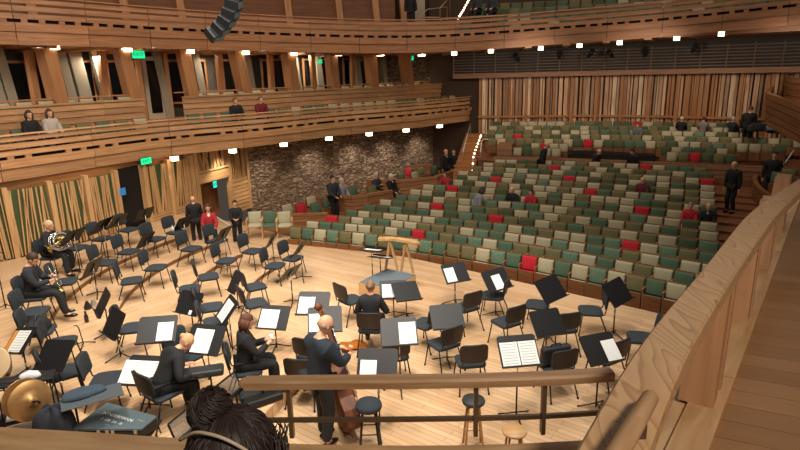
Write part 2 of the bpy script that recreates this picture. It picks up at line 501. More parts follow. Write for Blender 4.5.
def post(mb, x, z0, z1, w=.13, dp=.2):
    p, d = wl(x); n = Vector((-d.y, d.x, 0)); c = p+n*(dp/2-.03)
    mb.box((c.x, c.y, (z0+z1)/2), (w, dp, z1-z0), Matrix.Rotation(math.atan2(d.y, d.x), 3, 'Z'))
def boards(mb, xa, xb, z0, z1, k, o=.0):
    a, d = wl(xa); b, _ = wl(xb); d = (b-a).normalized(); n = Vector((-d.y, d.x, 0))
    h = (z1-z0)/k
    for i in range(k):
        oo = o+random.uniform(0, .03)
        p, q = a+n*(oo+.05), b+n*(oo+.05)
        mb.bar((p.x, p.y, z0+h*(i+.5)), (q.x, q.y, z0+h*(i+.5)), .1, h*.86)
mb = MB()
for xa, xb in ((-46, 8), (12, 51), (56, 87), (92, 118)): panel(mb, xa, xb, .42, 2.2)
for xa, xb in ((148, 168), (173, 191)): panel(mb, xa, xb, .62, 2.2)
panel(mb, 199, 226, 1.62, 2.3, 17)
panel(mb, 233, 245, 1.05, 2.32, 17)
struct('wall_slat_panels', mb, [W_PALE, GREENBACK])
mb = MB()
for x in (-48, 10, 53.5, 89.5, 119.5, 147, 170.5, 193): post(mb, x, .2, 2.3)
for x in (197, 230, 247.5): post(mb, x, -.3, 2.42, .16)
boards(mb, -48, 119, .2, .42, 1); boards(mb, 148, 193, .18, .62, 4)
boards(mb, 231, 249, -.3, 1.05, 9, -.02)
a, _ = wl(-48); 
boards(mb, -48, 248, 2.28, 2.47, 1, -.06)
struct('wall_slat_frame', mb, W_PALE)
# lintel board above the platform entrance
mb = MB(); boards(mb, 198, 229, 1.58, 1.66, 1, -.05); boards(mb, 198, 229, 1.18, 1.57, 1, -.02); struct('trim_2', mb, W_PALE)
# platform doors: black slab as the shade inside the open doorway, and the brown door in the entrance
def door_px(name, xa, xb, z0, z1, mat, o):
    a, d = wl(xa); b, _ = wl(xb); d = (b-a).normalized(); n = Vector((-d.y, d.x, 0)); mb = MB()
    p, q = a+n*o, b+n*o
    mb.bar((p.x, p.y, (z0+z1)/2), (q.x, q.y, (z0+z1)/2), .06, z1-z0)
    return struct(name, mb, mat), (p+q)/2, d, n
dr, c, d, n = door_px('doorway_shade', 121, 146, .2, 2.28, BLACKM, .22)
# a paper notice and a column by the open door
o = thing('notice', 'small blue notice fixed to the frame of the dark doorway', 'notice', (0, 0, 0))
p, d = wl(123.5, 1.55)
mb = MB(); mb.box((p.x+.02, p.y-.05, 1.62), (.2, .02, .22), Matrix.Rotation(math.atan2(d.y, d.x), 3, 'Z')); part(mb, 'sheet', emit('#2f7fc4', .25), o)  # the notice paper is given a faint glow of its own
d2, c, d, n = door_px('door_2', 212, 229, -.3, 1.22, W_BROWN, .7)
mb = MB(); a, d = wl(197); b, _ = wl(229); n = Vector((-d.y, d.x, 0))
for s, m in ((a, b),):
    p, q = a+n*1.2, b+n*1.2
    mb.bar((p.x, p.y, .5), (q.x, q.y, .5), .1, 2.2)
struct('wall_entrance', mb, plain('#4a3424', .8))

# --- stone wall under the lower balcony
ST = [WL[-1]]+[p for p in offset(T1, 1.9) if p.y > 24.0]
stend = ST[-1]
ST = smooth(resample(ST+[stend+dl*4.6+nl*-.9], .5), 4)
mb = MB(); mb.sweep(ST, [(0, -1.2), (.4, -1.2), (.4, 2.55), (0, 2.55)], u0=0); struct('wall_stone', mb, STONE)

# --- back wall: slats, ledge, louvre band
bw = [(430, 128, 29.5), (475, 128, 29), (540, 128, 28.5), (600, 128, 27.9), (660, 128, 26.7), (720, 128, 25.2), (800, 128, 23.5), (900, 128, 21.2)]
BWC = smooth(resample([atd(*q) for q in bw], .4), 6)
BW = [p for p in BWC if proj((p.x, p.y, 2))[0] > 470]
mb = MB(); mb.sweep(BWC, [(.25, 0), (.4, 0), (.4, 9.5), (.25, 9.5)]); struct('wall_back', mb, plain('#3a2819', .8))
def bwp(s, fine=resample(BW, .02)):
    i = min(int(s/.02), len(fine)-2); d = (fine[i+1]-fine[i]).normalized(); return fine[i], d
LBW = sum((BW[i+1]-BW[i]).length for i in range(len(BW)-1))
mb = MB(); s = .05
while s < LBW-.2:
    w = random.choice((.07, .1, .1, .13, .17)); g = random.choice((.02, .03, .045, .075))
    p, d = bwp(s+w/2); n = Vector((-d.y, d.x, 0)); o = random.uniform(0, .09); c = p+n*(o+.06)
    R = Matrix.Rotation(math.atan2(d.y, d.x), 3, 'Z')
    mi = random.choice((0, 0, 0, 1, 1, 2))
    mb.box((c.x, c.y, 3.6), (w, .07, 1.86), R, mi)
    mb.box((c.x, c.y, 2.0), (w, .07, 1.14), R, mi)
    s += w+g
struct('wall_back_slats', mb, [W_SLATS, W_POST, wood('slat_timber_light', '#e3c8a2', '#b39473', .8, 10, .55, .25)])
mb = MB(); 
mb.sweep(BW, [(-.06, 2.57), (.12, 2.57), (.12, 2.67), (-.06, 2.67)])
for x in (498, 525, 547, 569.7, 594.5, 619, 646, 674, 703, 736, 766):
    p, d = on_curve(BW, x, 2.0); n = Vector((-d.y, d.x, 0)); c = p+n*.02
    mb.box((c.x, c.y, 2.95), (.14, .18, 3.2), Matrix.Rotation(math.atan2(d.y, d.x), 3, 'Z'))
struct('wall_back_frame', mb, W_POST)
mb = MB()
BL = [p for p in BWC if proj((p.x, p.y, 4.6))[0] > 447]
mb.sweep(BL, [(-.35, 4.5), (.25, 4.5), (.25, 4.72), (-.35, 4.72)]); struct('trim_3', mb, W_BROWN)
mb = MB()
for i in range(7): 
    z = 4.8+i*.135
    mb.sweep(BL, [(-.02, z), (.03, z+.02), (.03, z+.055), (-.02, z+.035)])
s = .3; fineb = resample(BL, .5)
for i in range(0, len(fineb), 2):
    p = fineb[i]; mb.box((p.x, p.y, 5.23), (.05, .05, 1.0))
struct('wall_louvre', mb, plain('#6e5844', .6))
mb = MB(); mb.sweep(BL, [(.15, 4.7), (.2, 4.7), (.2, 5.8), (.15, 5.8)]); struct('wall_louvre_backing', mb, BLACKM)
# stone return at the corner between lower balcony and back wall
c0 = on_curve(BWC, 441, 5)[0]
q0 = offset(T1, 4.0)[-1]
mb = MB(); mb.sweep(resample([q0+dl*-2.2, q0, c0+Vector((-.5, 1, 0)), c0+Vector((1.1, .2, 0))], .5), [(0, 2.6), (.3, 2.6), (.3, 6), (0, 6)], u0=0); struct('wall_stone_corner', mb, STONE)

# --- corridor behind the lower balcony: pale piers, dark panes, slim posts
CW = resample(smooth(offset(T1, 4.2), 6), .5)
mb = MB(); mb.sweep(CW, [(.3, 3.4), (.4, 3.4), (.4, 6), (.3, 6)]); struct('wall_corridor', mb, plain('#4c463c', .8))
CWS = resample(CW, .05); k = 0
GLASS = plain('#0c0e10', .12, 0, 0)
for i in range(1, 13):
    a = (i-1)/12; b = a+.07
    P = [CWS[int(a*len(CWS))+4], CWS[int(min(b, .99)*len(CWS))]]
    m = MB(); m.bar((P[0].x, P[0].y, 4.75), (P[1].x, P[1].y, 4.75), .08, 1.55); w = struct('window_%d' % i, m, GLASS)
    m = MB()
    for p in P: m.box((p.x, p.y, 4.75), (.1, .1, 1.75))
    m.bar((P[0].x, P[0].y, 5.55), (P[1].x, P[1].y, 5.55), .12, .08); m.bar((P[0].x, P[0].y, 3.95), (P[1].x, P[1].y, 3.95), .12, .08)
    tag(m.build('window_frame', W_POST, w), kind='structure')
mb = MB()
C4 = resample(smooth(offset(T1, 3.7), 6), .5)
for x in (3, 13, 74, 84, 91, 110, 168, 205, 255, 300, 322, 361, 386):
    p, d = on_curve(C4, x, 4.7); R = Matrix.Rotation(math.atan2(d.y, d.x), 3, 'Z'); ln = random.uniform(.0, .12)
    mb.hexa([p+R @ Vector((sx*.14-ln, sy*.14, 3.42)) for sx, sy in ((-1, -1), (1, -1), (1, 1), (-1, 1))]+[p+R @ Vector((sx*.14-ln-.25, sy*.14, 5.95)) for sx, sy in ((-1, -1), (1, -1), (1, 1), (-1, 1))])
struct('wall_piers', mb, PLASTER)
# rail along the row behind the parapet
mb = MB(); rr = offset(R1, .75)
for a, b in ((0, idx_px(R1, 148, 3.9)), (idx_px(R1, 184, 3.9), len(R1)-1)):
    mb.sweep(rr[a:b+1], [(0, 4.38), (.08, 4.38), (.08, 4.42), (0, 4.42)])
struct('trim_4', mb, W_COL)
# leaning timber columns
def column(xb, yb, xt, yt, w, dp, label, off=2.3, offt=1.9):
    b, d = on_curve(offset(T1, off), xb, 4.2); t, _ = on_curve(offset(T1, offt), xt, 5.6)
    R = Matrix.Rotation(math.atan2(d.y, d.x), 3, 'Z'); zt = 5.86
    f = (zt-3.42)/(5.6-4.2); bb = b+(b-t)*((4.2-3.42)/1.4); tt = bb+(t-b)*f
    o = thing('timber_column', label, 'column', (bb.x, bb.y, 3.42), 0, 'leaning columns behind the balcony')
    m = MB(); q = tt-bb
    cs = [R @ Vector((sx*w/2, sy*dp/2, 0)) for sx, sy in ((-1, -1), (1, -1), (1, 1), (-1, 1))]
    m.hexa(cs+[c+Vector((q.x, q.y, zt-3.42)) for c in cs]); part(m, 'shaft', W_COL, o)
    return o, tt, d
ords = ['leftmost', 'second', 'third', 'fourth', 'fifth', 'sixth', 'seventh', 'eighth']
COLTOPS = []
for i, (xb, xt, y) in enumerate(((59, 48, 98), (133, 123, 98), (192, 184, 96), (245, 236, 90), (293, 288, 90), (334, 331, 88), (373, 370, 88), (408, 405, 86))):
    o, tt, d = column(xb, y, xt, 50, .38, .5, '%s%s broad leaning timber column above the lower left balcony' % (ords[i], '' if i == 0 else ' from left'))
    COLTOPS.append((tt, d))
for i, (xb, xt) in enumerate(((37, 29), (105, 102), (223, 219), (272, 270), (314, 312), (353, 352))):
    column(xb, 95, xt, 58, .2, .22, '%s%s slim timber post between the broad balcony columns' % (ords[i], '' if i == 0 else ' from left'), 3.2, 3.0)
# tall light door in the corridor
mb = MB(); p, d = on_curve(C4, 155, 4.4); R = Matrix.Rotation(math.atan2(d.y, d.x), 3, 'Z')
mb.box((p.x, p.y, 4.55), (.75, .1, 2.3), R); dd = struct('door_3', mb, plain('#b8a890', .5))
m = MB(); m.box((p.x+.03, p.y-.08, 4.6), (.4, .03, 1.9), R); tag(m.build('door_glass', GLASS, dd), kind='structure')
m = MB()
for s in (-.5, .5): q = p+d*s; m.box((q.x, q.y, 4.6), (.16, .2, 2.5), R)
tag(m.build('door_frame', W_COL, dd), kind='structure')

# --- upper tier: dark panelled rear wall with leaning ribs, and the rake on the right
UR = resample(smooth(offset(T2, 5.0), 10), .6)
nL = next(i for i, p in enumerate(UR) if proj((p.x, p.y, 8))[0] > 405)
mb = MB(); mb.sweep(UR[:nL], [(0, 5.9), (.2, 5.9), (.2, 14), (0, 14)]); struct('wall_upper', mb, wood('dark_panel', '#7d4d2c', '#5c361f', .6, 9, .6, .1))
mb = MB(); mb.sweep(UR[nL-1:], [(3.5, 5.9), (3.7, 5.9), (3.7, 14), (3.5, 14)]); struct('wall_upper_back', mb, plain('#43291a', .8))
mb = MB()
for x in (22, 118, 175, 284, 335, 372, 400):
    p, d = on_curve(UR, x, 7.5); n = Vector((-d.y, d.x, 0)); q = p-n*.5+d*.15
    mb.bar((p.x+d.x*.3, p.y+d.y*.3, 5.95), (q.x-d.x*.5, q.y-d.y*.5, 13.5), .3, .4, up=n)
struct('trim_5', mb, W_COL)
mb = MB()
for i in range(4):
    mb.sweep(offset(T2, .3)[0:], [(i*1.0, 5.95+i*.28), (6.0, 5.95+i*.28), (6.0, 6.2+i*.28), (i*1.0, 6.2+i*.28)])
struct('floor_upper_balcony', mb, W_BROWN)
# ================================================================= AUDITORIUM SEATS
FAB = {'b': plain('#a9a386', .95), 'o': plain('#6a6746', .95), 'g': plain('#4b644e', .95), 'p': pattern_fabric('patterned_green', '#4b644e', '#6d8a72', 120), 'r': plain('#b81f2e', .95), 'd': plain('#46553a', .95)}
CNAME = {'b': 'beige', 'o': 'olive', 'g': 'green', 'p': 'flecked green', 'r': 'red', 'd': 'dark olive'}
ROWS = {
 0: [(295, 233.5), (347, 238), (401, 244), (445, 249.5), (489, 256.7), (539, 265.3), (576, 272), (616, 280), (657, 288.5), (697, 297)],
 1: [(312, 227.5), (360, 231), (399, 234), (451, 241), (495, 247.2), (543, 254), (593, 264), (630, 270.7), (670, 278), (705, 285)],
 2: [(331, 221.7), (380, 225), (431, 230.4), (485, 236.6), (531, 242.7), (579, 250.5), (632, 259), (711, 273.5)],
 3: [(351, 216), (399, 220.5), (449, 224.8), (488, 228.5), (533, 234.4), (581, 241), (632, 248.7), (708, 261)],
 4: [(369, 210.6), (416, 214.2), (453, 218), (494, 220.8), (551, 228), (600, 234.4), (652, 241), (708, 249)],
 5: [(385, 205.3), (433, 209), (457, 210.8), (500, 214.5), (553, 219.7), (600, 225.5), (652, 231.3), (708, 239)],
 6: [(401, 200.5), (456, 203.8), (500, 207), (541, 210.6), (597, 216.4), (655, 223.5), (708, 229.5)],
 7: [(415, 194.8), (458, 197.8), (544, 203.8), (600, 209), (643, 213.6), (708, 220.3)],
 8: [(428, 189.8), (462, 191.8), (485, 193), (546, 197.8), (600, 202), (643, 205.6), (708, 212.8)],
 9: [(447, 184), (487, 187.2), (522, 189.7), (548, 191.7), (601, 195.2), (644, 199), (707, 205)],
 10: [(461, 180.6), (500, 182.3), (550, 185.7), (601, 188.7), (630, 191.2), (707, 197.6)],
 11: [(463, 175.9), (500, 177.5), (552, 180.4), (588, 182.4), (638, 185.8), (707, 191.2)],
 12: [(477, 171.2), (509, 173), (553, 175), (600, 178), (638, 180), (707, 184.6)],
 13: [(488, 167.5), (509, 168.6), (553, 170), (600, 172.4), (651, 175.2), (706, 178.7)],
 14: [(500, 164.3), (553, 165.3), (601, 167.3), (650, 169.8), (700, 172.8)],
 15: [(508, 151.6), (550, 152.3), (666, 156.3), (731, 159.3)],
 16: [(526, 147), (547, 147.3), (668, 151.3), (722, 153)],
 17: [(492, 142.5), (560, 143), (650, 145), (694, 146), (780, 149.3)],
 18: [(490, 138), (560, 138.3), (650, 139.2), (683, 140.6), (799, 143.3)],
 19: [(491, 133.8), (560, 134), (650, 134.5), (716, 136.3), (745, 137)],
 20: [(493, 129.6), (560, 129.5), (650, 130.2), (713, 131.2), (740, 132)],
 21: [(497, 125.2), (560, 125), (650, 125.4), (722, 127)]}
PITCH = [17.1, 16.8, 16.5, 16.3, 16, 15.3, 14.4, 13.9, 13.4, 13, 12.7, 12.2, 11.9, 11.7, 11.6, 9.8, 9.7, 9.6, 9.5, 9.4, 9.3, 9.2]
REDS = {2: [331], 1: [424], 0: [522], 3: [632], 4: [494], 5: [433], 7: [643], 8: [451], 9: [587], 10: [500], 11: [575], 12: [707], 13: [553], 14: [650], 15: [692], 16: [547], 17: [590], 18: [515], 21: [637]}
KNOWN = {0: 'ogbpobpogbpgoobprobgbpbogbb', 1: 'bggbbobgbrogpbgooopbgbobgbbg', 2: 'robggbbooobpgbbbpbgpobgbbpgbog', 3: 'gbobbbbggogpbgobbgprbpogbgob'}
def ycol(px, x):
    for (x0, y0), (x1, y1) in zip(px, px[1:]):
        if x <= x1 or (x1, y1) == px[-1]:
            return y0+(y1-y0)*(x-x0)/(x1-x0)
ZC = []; CURVE = []
for k in range(22):
    D = 14.0+.6*k if k < 15 else 23.8+.62*(k-15)
    y = ycol(ROWS[k], 550); z = atd(550, y, D).z
    if k >= 15 and k <= 16: pass
    ZC.append(z)
    px = ROWS[k]
    dense = [(x, ycol(px, x)) for x in [px[0][0]+(px[-1][0]-px[0][0])*i/40 for i in range(41)]]
    CURVE.append(smooth(resample([atz(x, y, z) for x, y in dense], .2), 40))
ZF = [z-.62 for z in ZC]
def extend(c, a, b):
    d0 = (c[0]-c[3]).normalized(); d1 = (c[-1]-c[-4]).normalized()
    return [c[0]+d0*a]+c+[c[-1]+d1*b]
AUD = Vector((.6, .8, 0))
# stepped floor
mb = MB()
EXT = {k: resample(extend(CURVE[k], .7 if k < 15 else .4, 5.5), n=40) for k in range(22)}
for k in range(22):
    a = [p-AUD*.45 for p in EXT[k]]
    z = ZF[k]
    b = [p-AUD*.45 for p in EXT[k+1]] if k < 21 and k != 14 else [p+AUD*1.4 for p in EXT[k]]
    n = len(mb.v)
    for p, q in zip(a, b):
        mb.v += [(p.x, p.y, z-.9), (p.x, p.y, z), (q.x, q.y, z)]
    for i in range(len(a)-1):
        o = n+i*3
        mb.face((o, o+3, o+4, o+1), 0, [(i*.5, 0), (i*.5+.5, 0), (i*.5+.5, .9), (i*.5, .9)])
        mb.face((o+1, o+4, o+5, o+2), 0, [(i*.5, 0), (i*.5+.5, 0), (i*.5+.5, .6), (i*.5, .6)])
struct('floor_audience', mb, wood('auditorium_floor', '#8a5a38', '#6d4329', .8, 10, .5, .05))
mb = MB(); mb.quad((-12, 10, -1.0), (14, 8, -1.0), (26, 26, -1.0), (-2, 34, -1.0)); struct('floor_hall', mb, W_BROWN)

# one seat of each kind: folded, seen from the stage; local +Y looks at the stage
def cushion(mb, w, h, t, z0, y0, lean, n=6):
    """upholstered pad with rolled edges"""
    prof = [(-.5, 0), (-.5, .6), (-.42, 1), (.42, 1), (.5, .6), (.5, 0)]
    vs = [(0, .35), (.06, .85), (.14, 1), (.5, 1.04), (.86, 1), (.95, .85), (1, .35)]
    b = len(mb.v)
    for (tz, ty) in vs:
        for (px, py) in prof:
            z = z0+h*tz; y = y0+t*min(py, 1)*ty-lean*(tz)
            mb.v.append((px*w, y, z))
    m = len(prof)
    for i in range(len(vs)-1):
        for j in range(m-1):
            mb.face((b+i*m+j, b+i*m+j+1, b+(i+1)*m+j+1, b+(i+1)*m+j), 0, None, True)
        mb.face((b+i*m+m-1, b+i*m, b+(i+1)*m, b+(i+1)*m+m-1), 0)
    mb.face([b+j for j in range(m)], 0); mb.face([b+(len(vs)-1)*m+j for j in reversed(range(m))], 0)
seat_protos = {}
def seat_proto(cc):
    r = thing('theater_seat', 'x', 'seat')
    mb = MB(); cushion(mb, .415, .34, .07, .45, -.02, .07); part(mb, 'backrest', FAB[cc], r)
    mb = MB(); mb.hexa([(-.215, -.05, .1), (.215, -.05, .1), (.215, -.02, .1), (-.215, -.02, .1), (-.215, -.12, .815), (.215, -.12, .815), (.215, -.095, .815), (-.215, -.095, .815)]); part(mb, 'back_shell', W_SEAT, r)
    mb = MB(); cushion(mb, .41, .34, .05, .13, .07, -.02); part(mb, 'seat_pad', FAB[cc], r)
    mb = MB(); mb.hexa([(-.205, .125, .12), (.205, .125, .12), (.205, .15, .12), (-.205, .15, .12), (-.205, .14, .47), (.205, .14, .47), (.205, .165, .47), (-.205, .165, .47)]); part(mb, 'seat_panel', W_SEAT, r)
    mb = MB(); mb.box((-.232, .03, .3), (.022, .16, .56)); mb.box((-.232, .03, .585), (.034, .2, .025)); part(mb, 'armrest', W_POST, r)
    return r
for cc in FAB: seat_protos[cc] = seat_proto(cc)
used = set()
_T = ['', 'first', 'second', 'third', 'fourth', 'fifth', 'sixth', 'seventh', 'eighth', 'ninth', 'tenth', 'eleventh', 'twelfth', 'thirteenth', 'fourteenth', 'fifteenth', 'sixteenth', 'seventeenth', 'eighteenth', 'nineteenth', 'twentieth', 'twenty first', 'twenty second', 'twenty third', 'twenty fourth', 'twenty fifth', 'twenty sixth', 'twenty seventh', 'twenty eighth', 'twenty ninth', 'thirtieth']
ORD = _T+['thirty '+w for w in _T[1:10]]+['fortieth']+['forty '+w for w in _T[1:10]]+['fiftieth']+['fifty '+w for w in _T[1:10]]+['sixtieth']+['sixty '+w for w in _T[1:10]]
def place_seat(p, rz, cc, sc, label, group):
    if cc not in used:
        used.add(cc); o = seat_protos[cc]; o.location = p; o.rotation_euler = (0, 0, rz); o['label'] = label; o['group'] = group
    else: o = dup(seat_protos[cc], p, rz, label, group)
    o.scale = (sc[0], sc[1], sc[2]) if isinstance(sc, tuple) else (sc, sc, sc)
    return o
rnd = random.Random(11)
far = {c: MB() for c in FAB}; farmb = MB(); fcols = list(FAB)
SEATPOS = {}
count = 0
for k in range(22):
    c = CURVE[k]
    mid = min(range(len(c)-1), key=lambda i: abs(proj((c[i].x, c[i].y, ZC[k]))[0]-550))
    x0 = proj((c[mid].x, c[mid].y, ZC[k]))[0]; x1 = proj((c[mid+1].x, c[mid+1].y, ZC[k]))[0]
    wp = PITCH[k]*(c[mid+1]-c[mid]).length/(x1-x0)
    L = sum((c[i+1]-c[i]).length for i in range(len(c)-1)); n = int(round(L/wp))+1
    pts = resample(c, n=n); nn = normals(pts)
    ws = (pts[1]-pts[0]).length
    prev = ''
    xs = [proj((p.x, p.y, ZC[k]))[0] for p in pts]
    reds = {min(range(n), key=lambda i: abs(xs[i]-r)) for r in REDS.get(k, [])}
    SEATPOS[k] = []
    j = 0
    for i, p in enumerate(pts):
        x = xs[i]
        SEATPOS[k].append((p.x, p.y, ZF[k], x))
        if k in KNOWN and i < len(KNOWN[k]): cc = KNOWN[k][i]
        else:
            cc = rnd.choice('bbbbbbggpooodd' if k < 9 else 'bbbbbbgoooddd')
            while cc == prev and rnd.random() < .6: cc = rnd.choice('bbbgpood')
        if cc == 'r' and i not in reds: cc = 'g'
        if i in reds: cc = 'r'
        prev = cc
        if k in (15, 16) and (564 < x < 664): continue
        if x > 760 and k < 17: continue
        d = -nn[i] if nn[i].dot(AUD) > 0 else nn[i]
        rz = face_rz(d); s = ws/.465
        loc = (p.x, p.y, ZF[k]+.0)
        hs = (s, 1, min(1.0, .62+.4*s) if k < 15 else min(1.0, .55+.4*s))
        j += 1
        if k < 12 and count < 300:
            count += 1
            rowname = 'front row' if k == 0 else '%s row from the stage' % ORD[k+1]
            lab = '%s theatre seat, %s from left in the %s' % (CNAME[cc], ORD[j], rowname)
            z0 = ZC[k]-.62*hs[2]
            place_seat((p.x, p.y, z0), rz, cc, hs, lab, 'theatre seats in the lower rows')
        else:
            R = Matrix.Rotation(rz, 3, 'Z'); b0 = len(farmb.v); z0 = ZC[k]-.62*hs[2]
            for ch in KIDS[seat_protos[cc].name]:
                me = ch.data; b = len(farmb.v)
                mi = fcols.index(cc) if 'pad' in ch.name or 'backrest' in ch.name else len(fcols)
                for v in me.vertices:
                    q = R @ Vector((v.co.x*s, v.co.y, v.co.z*hs[2])); farmb.v.append((q.x+p.x, q.y+p.y, q.z+z0))
                for f in me.polygons: farmb.face([b+a for a in f.vertices], mi, None, f.use_smooth)
o = farmb.build('theater_seats', [FAB[c] for c in fcols]+[W_SEAT])
tag(o, 'far rows of beige, olive and green theatre seats before the slatted back wall', 'seats', 'theatre seats in the far rows', 'stuff')

# --- parapet between the lower rows and the upper block
def planked(pts, z0, z1, n, th=.12, name='wall_parapet', mat=None):
    mb = MB(); h = (z1-z0)/n
    for i in range(n):
        o = .02*(i % 2)
        mb.sweep(pts, [(o-.02, z0+h*i+.008), (th, z0+h*i+.008), (th, z0+h*i+h-.008), (o, z0+h*i+h-.008)])
    return struct(name, mb, mat or wood('parapet_timber', '#9d6d47', '#7a5033', 1.0, 18, .5, .15))
cpar = resample(smooth([p-AUD*.42 for p in EXT[15]], 8), .6)
cpl = [p for p in cpar if proj((p.x, p.y, ZF[15]))[0] > 481]
pz0 = ZF[14]-.2
ptop = zat(600, 159.5, on_curve(cpl, 600, 1)[0])
planked(cpl, pz0, ptop, 5)
blk = [p+AUD*.3 for p in cpl if proj((p.x, p.y, ZF[15]))[0] < 512]
planked(blk, pz0, zat(497, 144.5, blk[len(blk)//2]), 6, .9, 'wall_parapet_block')
def at_row(k, x, dy=0):
    """plan point on row k in picture column x, and the row direction"""
    p, d = on_curve(CURVE[k], x, ZC[k]); return p+AUD*dy, d
def dplane(x, y, p):                     # depth of plan point p -> world point on the sight line (x, y)
    return Vector((p.x, p.y, zat(x, y, p)))
# ================================================================= STAGE
EDGE = smooth(resample([atz(x, y, 0) for x, y in [(243, 225), (270, 232), (310, 241), (350, 246.5), (400, 255.5), (450, 266), (500, 277.5), (550, 288.5), (600, 300), (650, 311), (700, 323)]], .5), 12)
EDGE = [EDGE[0]+(EDGE[0]-EDGE[2]).normalized()*3.5]+EDGE+[EDGE[-1]+(EDGE[-1]-EDGE[-3]).normalized()*6]
mb = MB()
outl = [(p.x, p.y) for p in EDGE]+[(8, 1), (-16, 1), (-16, 16), (-9, 21.5)]
mb.prism(outl, lambda x, y: (x, y, -.02-.9), lambda x, y: (x, y, 0))
FL = plank_floor('stage_oak', math.radians(37.0), '#d6b48e', '#c39d75', '#8d6c4b', .1, 1.9, .3)
struct('floor_stage', mb, FL)
# risers: four curved terraces round the podium
RC = Vector((-.25, 13.0)); RA0, RA1 = math.radians(150.5), math.radians(252)
RISE = [(3.35, .1), (4.75, .2), (5.95, .3), (7.15, .4)]
FLR = plank_floor('riser_oak', math.radians(-53), '#d5b38d', '#c49d74', '#8d6c4b', .1, 1.6, .32)
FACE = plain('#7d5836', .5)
for i, (r, h) in enumerate(RISE):
    r1 = RISE[i+1][0] if i < 3 else 14
    N = 28; outl = []
    for t in range(N+1):
        a = RA0+(RA1-RA0)*t/N; outl.append((RC.x+r*math.cos(a), RC.y+r*math.sin(a)))
    for t in range(N+1):
        a = RA1+(RA0-RA1)*t/N; outl.append((RC.x+(r1+.02)*math.cos(a), RC.y+(r1+.02)*math.sin(a)))
    if i == 3:   # keep the last terrace in front of the wall
        inner = outl[:N+1]; wallp = [p for p in offset(WL, -.02)]
        outl = inner+[(-13.6, 7.2), (-13.5, 11.2)]+[(p.x, p.y) for p in wallp if p.y > 12 and proj((p.x, p.y, .4))[0] < 196]
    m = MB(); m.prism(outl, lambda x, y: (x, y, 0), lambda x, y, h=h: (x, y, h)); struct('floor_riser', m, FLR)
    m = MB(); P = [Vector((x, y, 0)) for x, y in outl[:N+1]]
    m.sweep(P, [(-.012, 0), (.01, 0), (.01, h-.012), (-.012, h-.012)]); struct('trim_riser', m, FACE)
def floor_z(x, y):
    d = Vector((x, y))-RC; a = math.atan2(d.y, d.x) % (2*PI); r = d.length
    z = 0
    if RA0 <= a <= RA1:
        for rr, h in RISE:
            if r >= rr: z = h
    return z
def on_floor(x, y, up=0.0):
    """point seen in (x, y) at height 'up' over whatever floor is there"""
    z = 0
    for h in (.4, .3, .2, .1, 0):
        p = atz(x, y, h+up)
        if abs(floor_z(p.x, p.y)-h) < .01: z = h; break
    p = atz(x, y, z+up); p.z = z
    return p
# stage side panel of the first row: low timber front is the seats themselves
# ------------------------------------------------ foreground balcony (camera's own)
CAPM = wood('oak_cap', '#d0a97c', '#b08457', 2.4, 13, .38, .03)
RAILM = wood('oak_rail', '#c9a077', '#a37c55', 2.0, 20, .4, .05)
BFL = plank_floor('balcony_oak', -math.atan2((atz(790, 392, 3.43)-atz(700, 376, 3.43)).y, (atz(790, 392, 3.43)-atz(700, 376, 3.43)).x), '#a1764f', '#8c643f', '#7a5535', .15, 1.8, .35)
zc = 4.0
mb = MB()
Lp = [(575, 450), (600, 405), (621, 366), (653, 324), (700, 272), (747, 212), (800, 178)]
Rp = [(650, 450), (659, 416), (681, 360), (704, 324), (736, 272), (777, 212), (816, 176)]
LP = [atz(x, y, zc) for x, y in Lp]; RP = [atz(x, y, zc) for x, y in Rp]
d0 = (LP[0]-LP[1]).normalized(); LP = [LP[0]+d0*.5]+LP; RP = [RP[0]+d0*.5]+RP
LP = smooth(resample(LP, n=30), 6); RP = smooth(resample(RP, n=30), 6)
n = len(mb.v)
capsec = [(0, -.075), (0, -.012), (.06, 0), (.94, 0), (1, -.012), (1, -.075)]
u = 0
for i, (a, b) in enumerate(zip(LP, RP)):
    for t, dz in capsec: q = a.lerp(b, t); mb.v.append((q.x, q.y, zc+dz))
for i in range(len(LP)-1):
    du = (LP[i+1]-LP[i]).length
    for j in range(6):
        j2 = (j+1) % 6
        mb.face((n+i*6+j, n+(i+1)*6+j, n+(i+1)*6+j2, n+i*6+j2), 0, [(u, j*.05), (u+du, j*.05), (u+du, j*.05+.05+(.1 if j == 2 else 0)), (u, j*.05+.05+(.1 if j == 2 else 0))])
    u += du
mb.face([n+j for j in range(6)]); mb.face([n+(len(LP)-1)*6+j for j in range(6)])
# figured grain: rings of a flat-sawn board
m, nt, b = base_mat('flat_sawn_oak'); N_, L_ = nt.nodes, nt.links
uvn = N_.new('ShaderNodeTexCoord'); mp = N_.new('ShaderNodeMapping'); mp.inputs['Rotation'].default_value = (0, 0, math.radians(-37)); mp.inputs['Scale'].default_value = (1.0, .22, 1)
L_.new(uvn.outputs['Object'], mp.inputs[0])
nz = N_.new('ShaderNodeTexNoise'); nz.inputs['Scale'].default_value = 2.6; nz.inputs['Detail'].default_value = 2.5; L_.new(mp.outputs[0], nz.inputs['Vector'])
mu = N_.new('ShaderNodeMath'); mu.operation = 'MULTIPLY'; mu.inputs[1].default_value = 26; L_.new(nz.outputs['Fac'], mu.inputs[0])
sn = N_.new('ShaderNodeMath'); sn.operation = 'FRACT'; L_.new(mu.outputs[0], sn.inputs[0])
rp = N_.new('ShaderNodeValToRGB'); e = rp.color_ramp.elements; e[0].color = lin('#cda579'); e[1].color = lin('#bf9468'); e[1].position = .75
x = e.new(.9); x.color = lin('#a67c52'); x = e.new(.99); x.color = lin('#caa176')
L_.new(sn.outputs[0], rp.inputs[0]); L_.new(rp.outputs[0], b.inputs['Base Color']); b.inputs['Roughness'].default_value = .36
FLAT = m
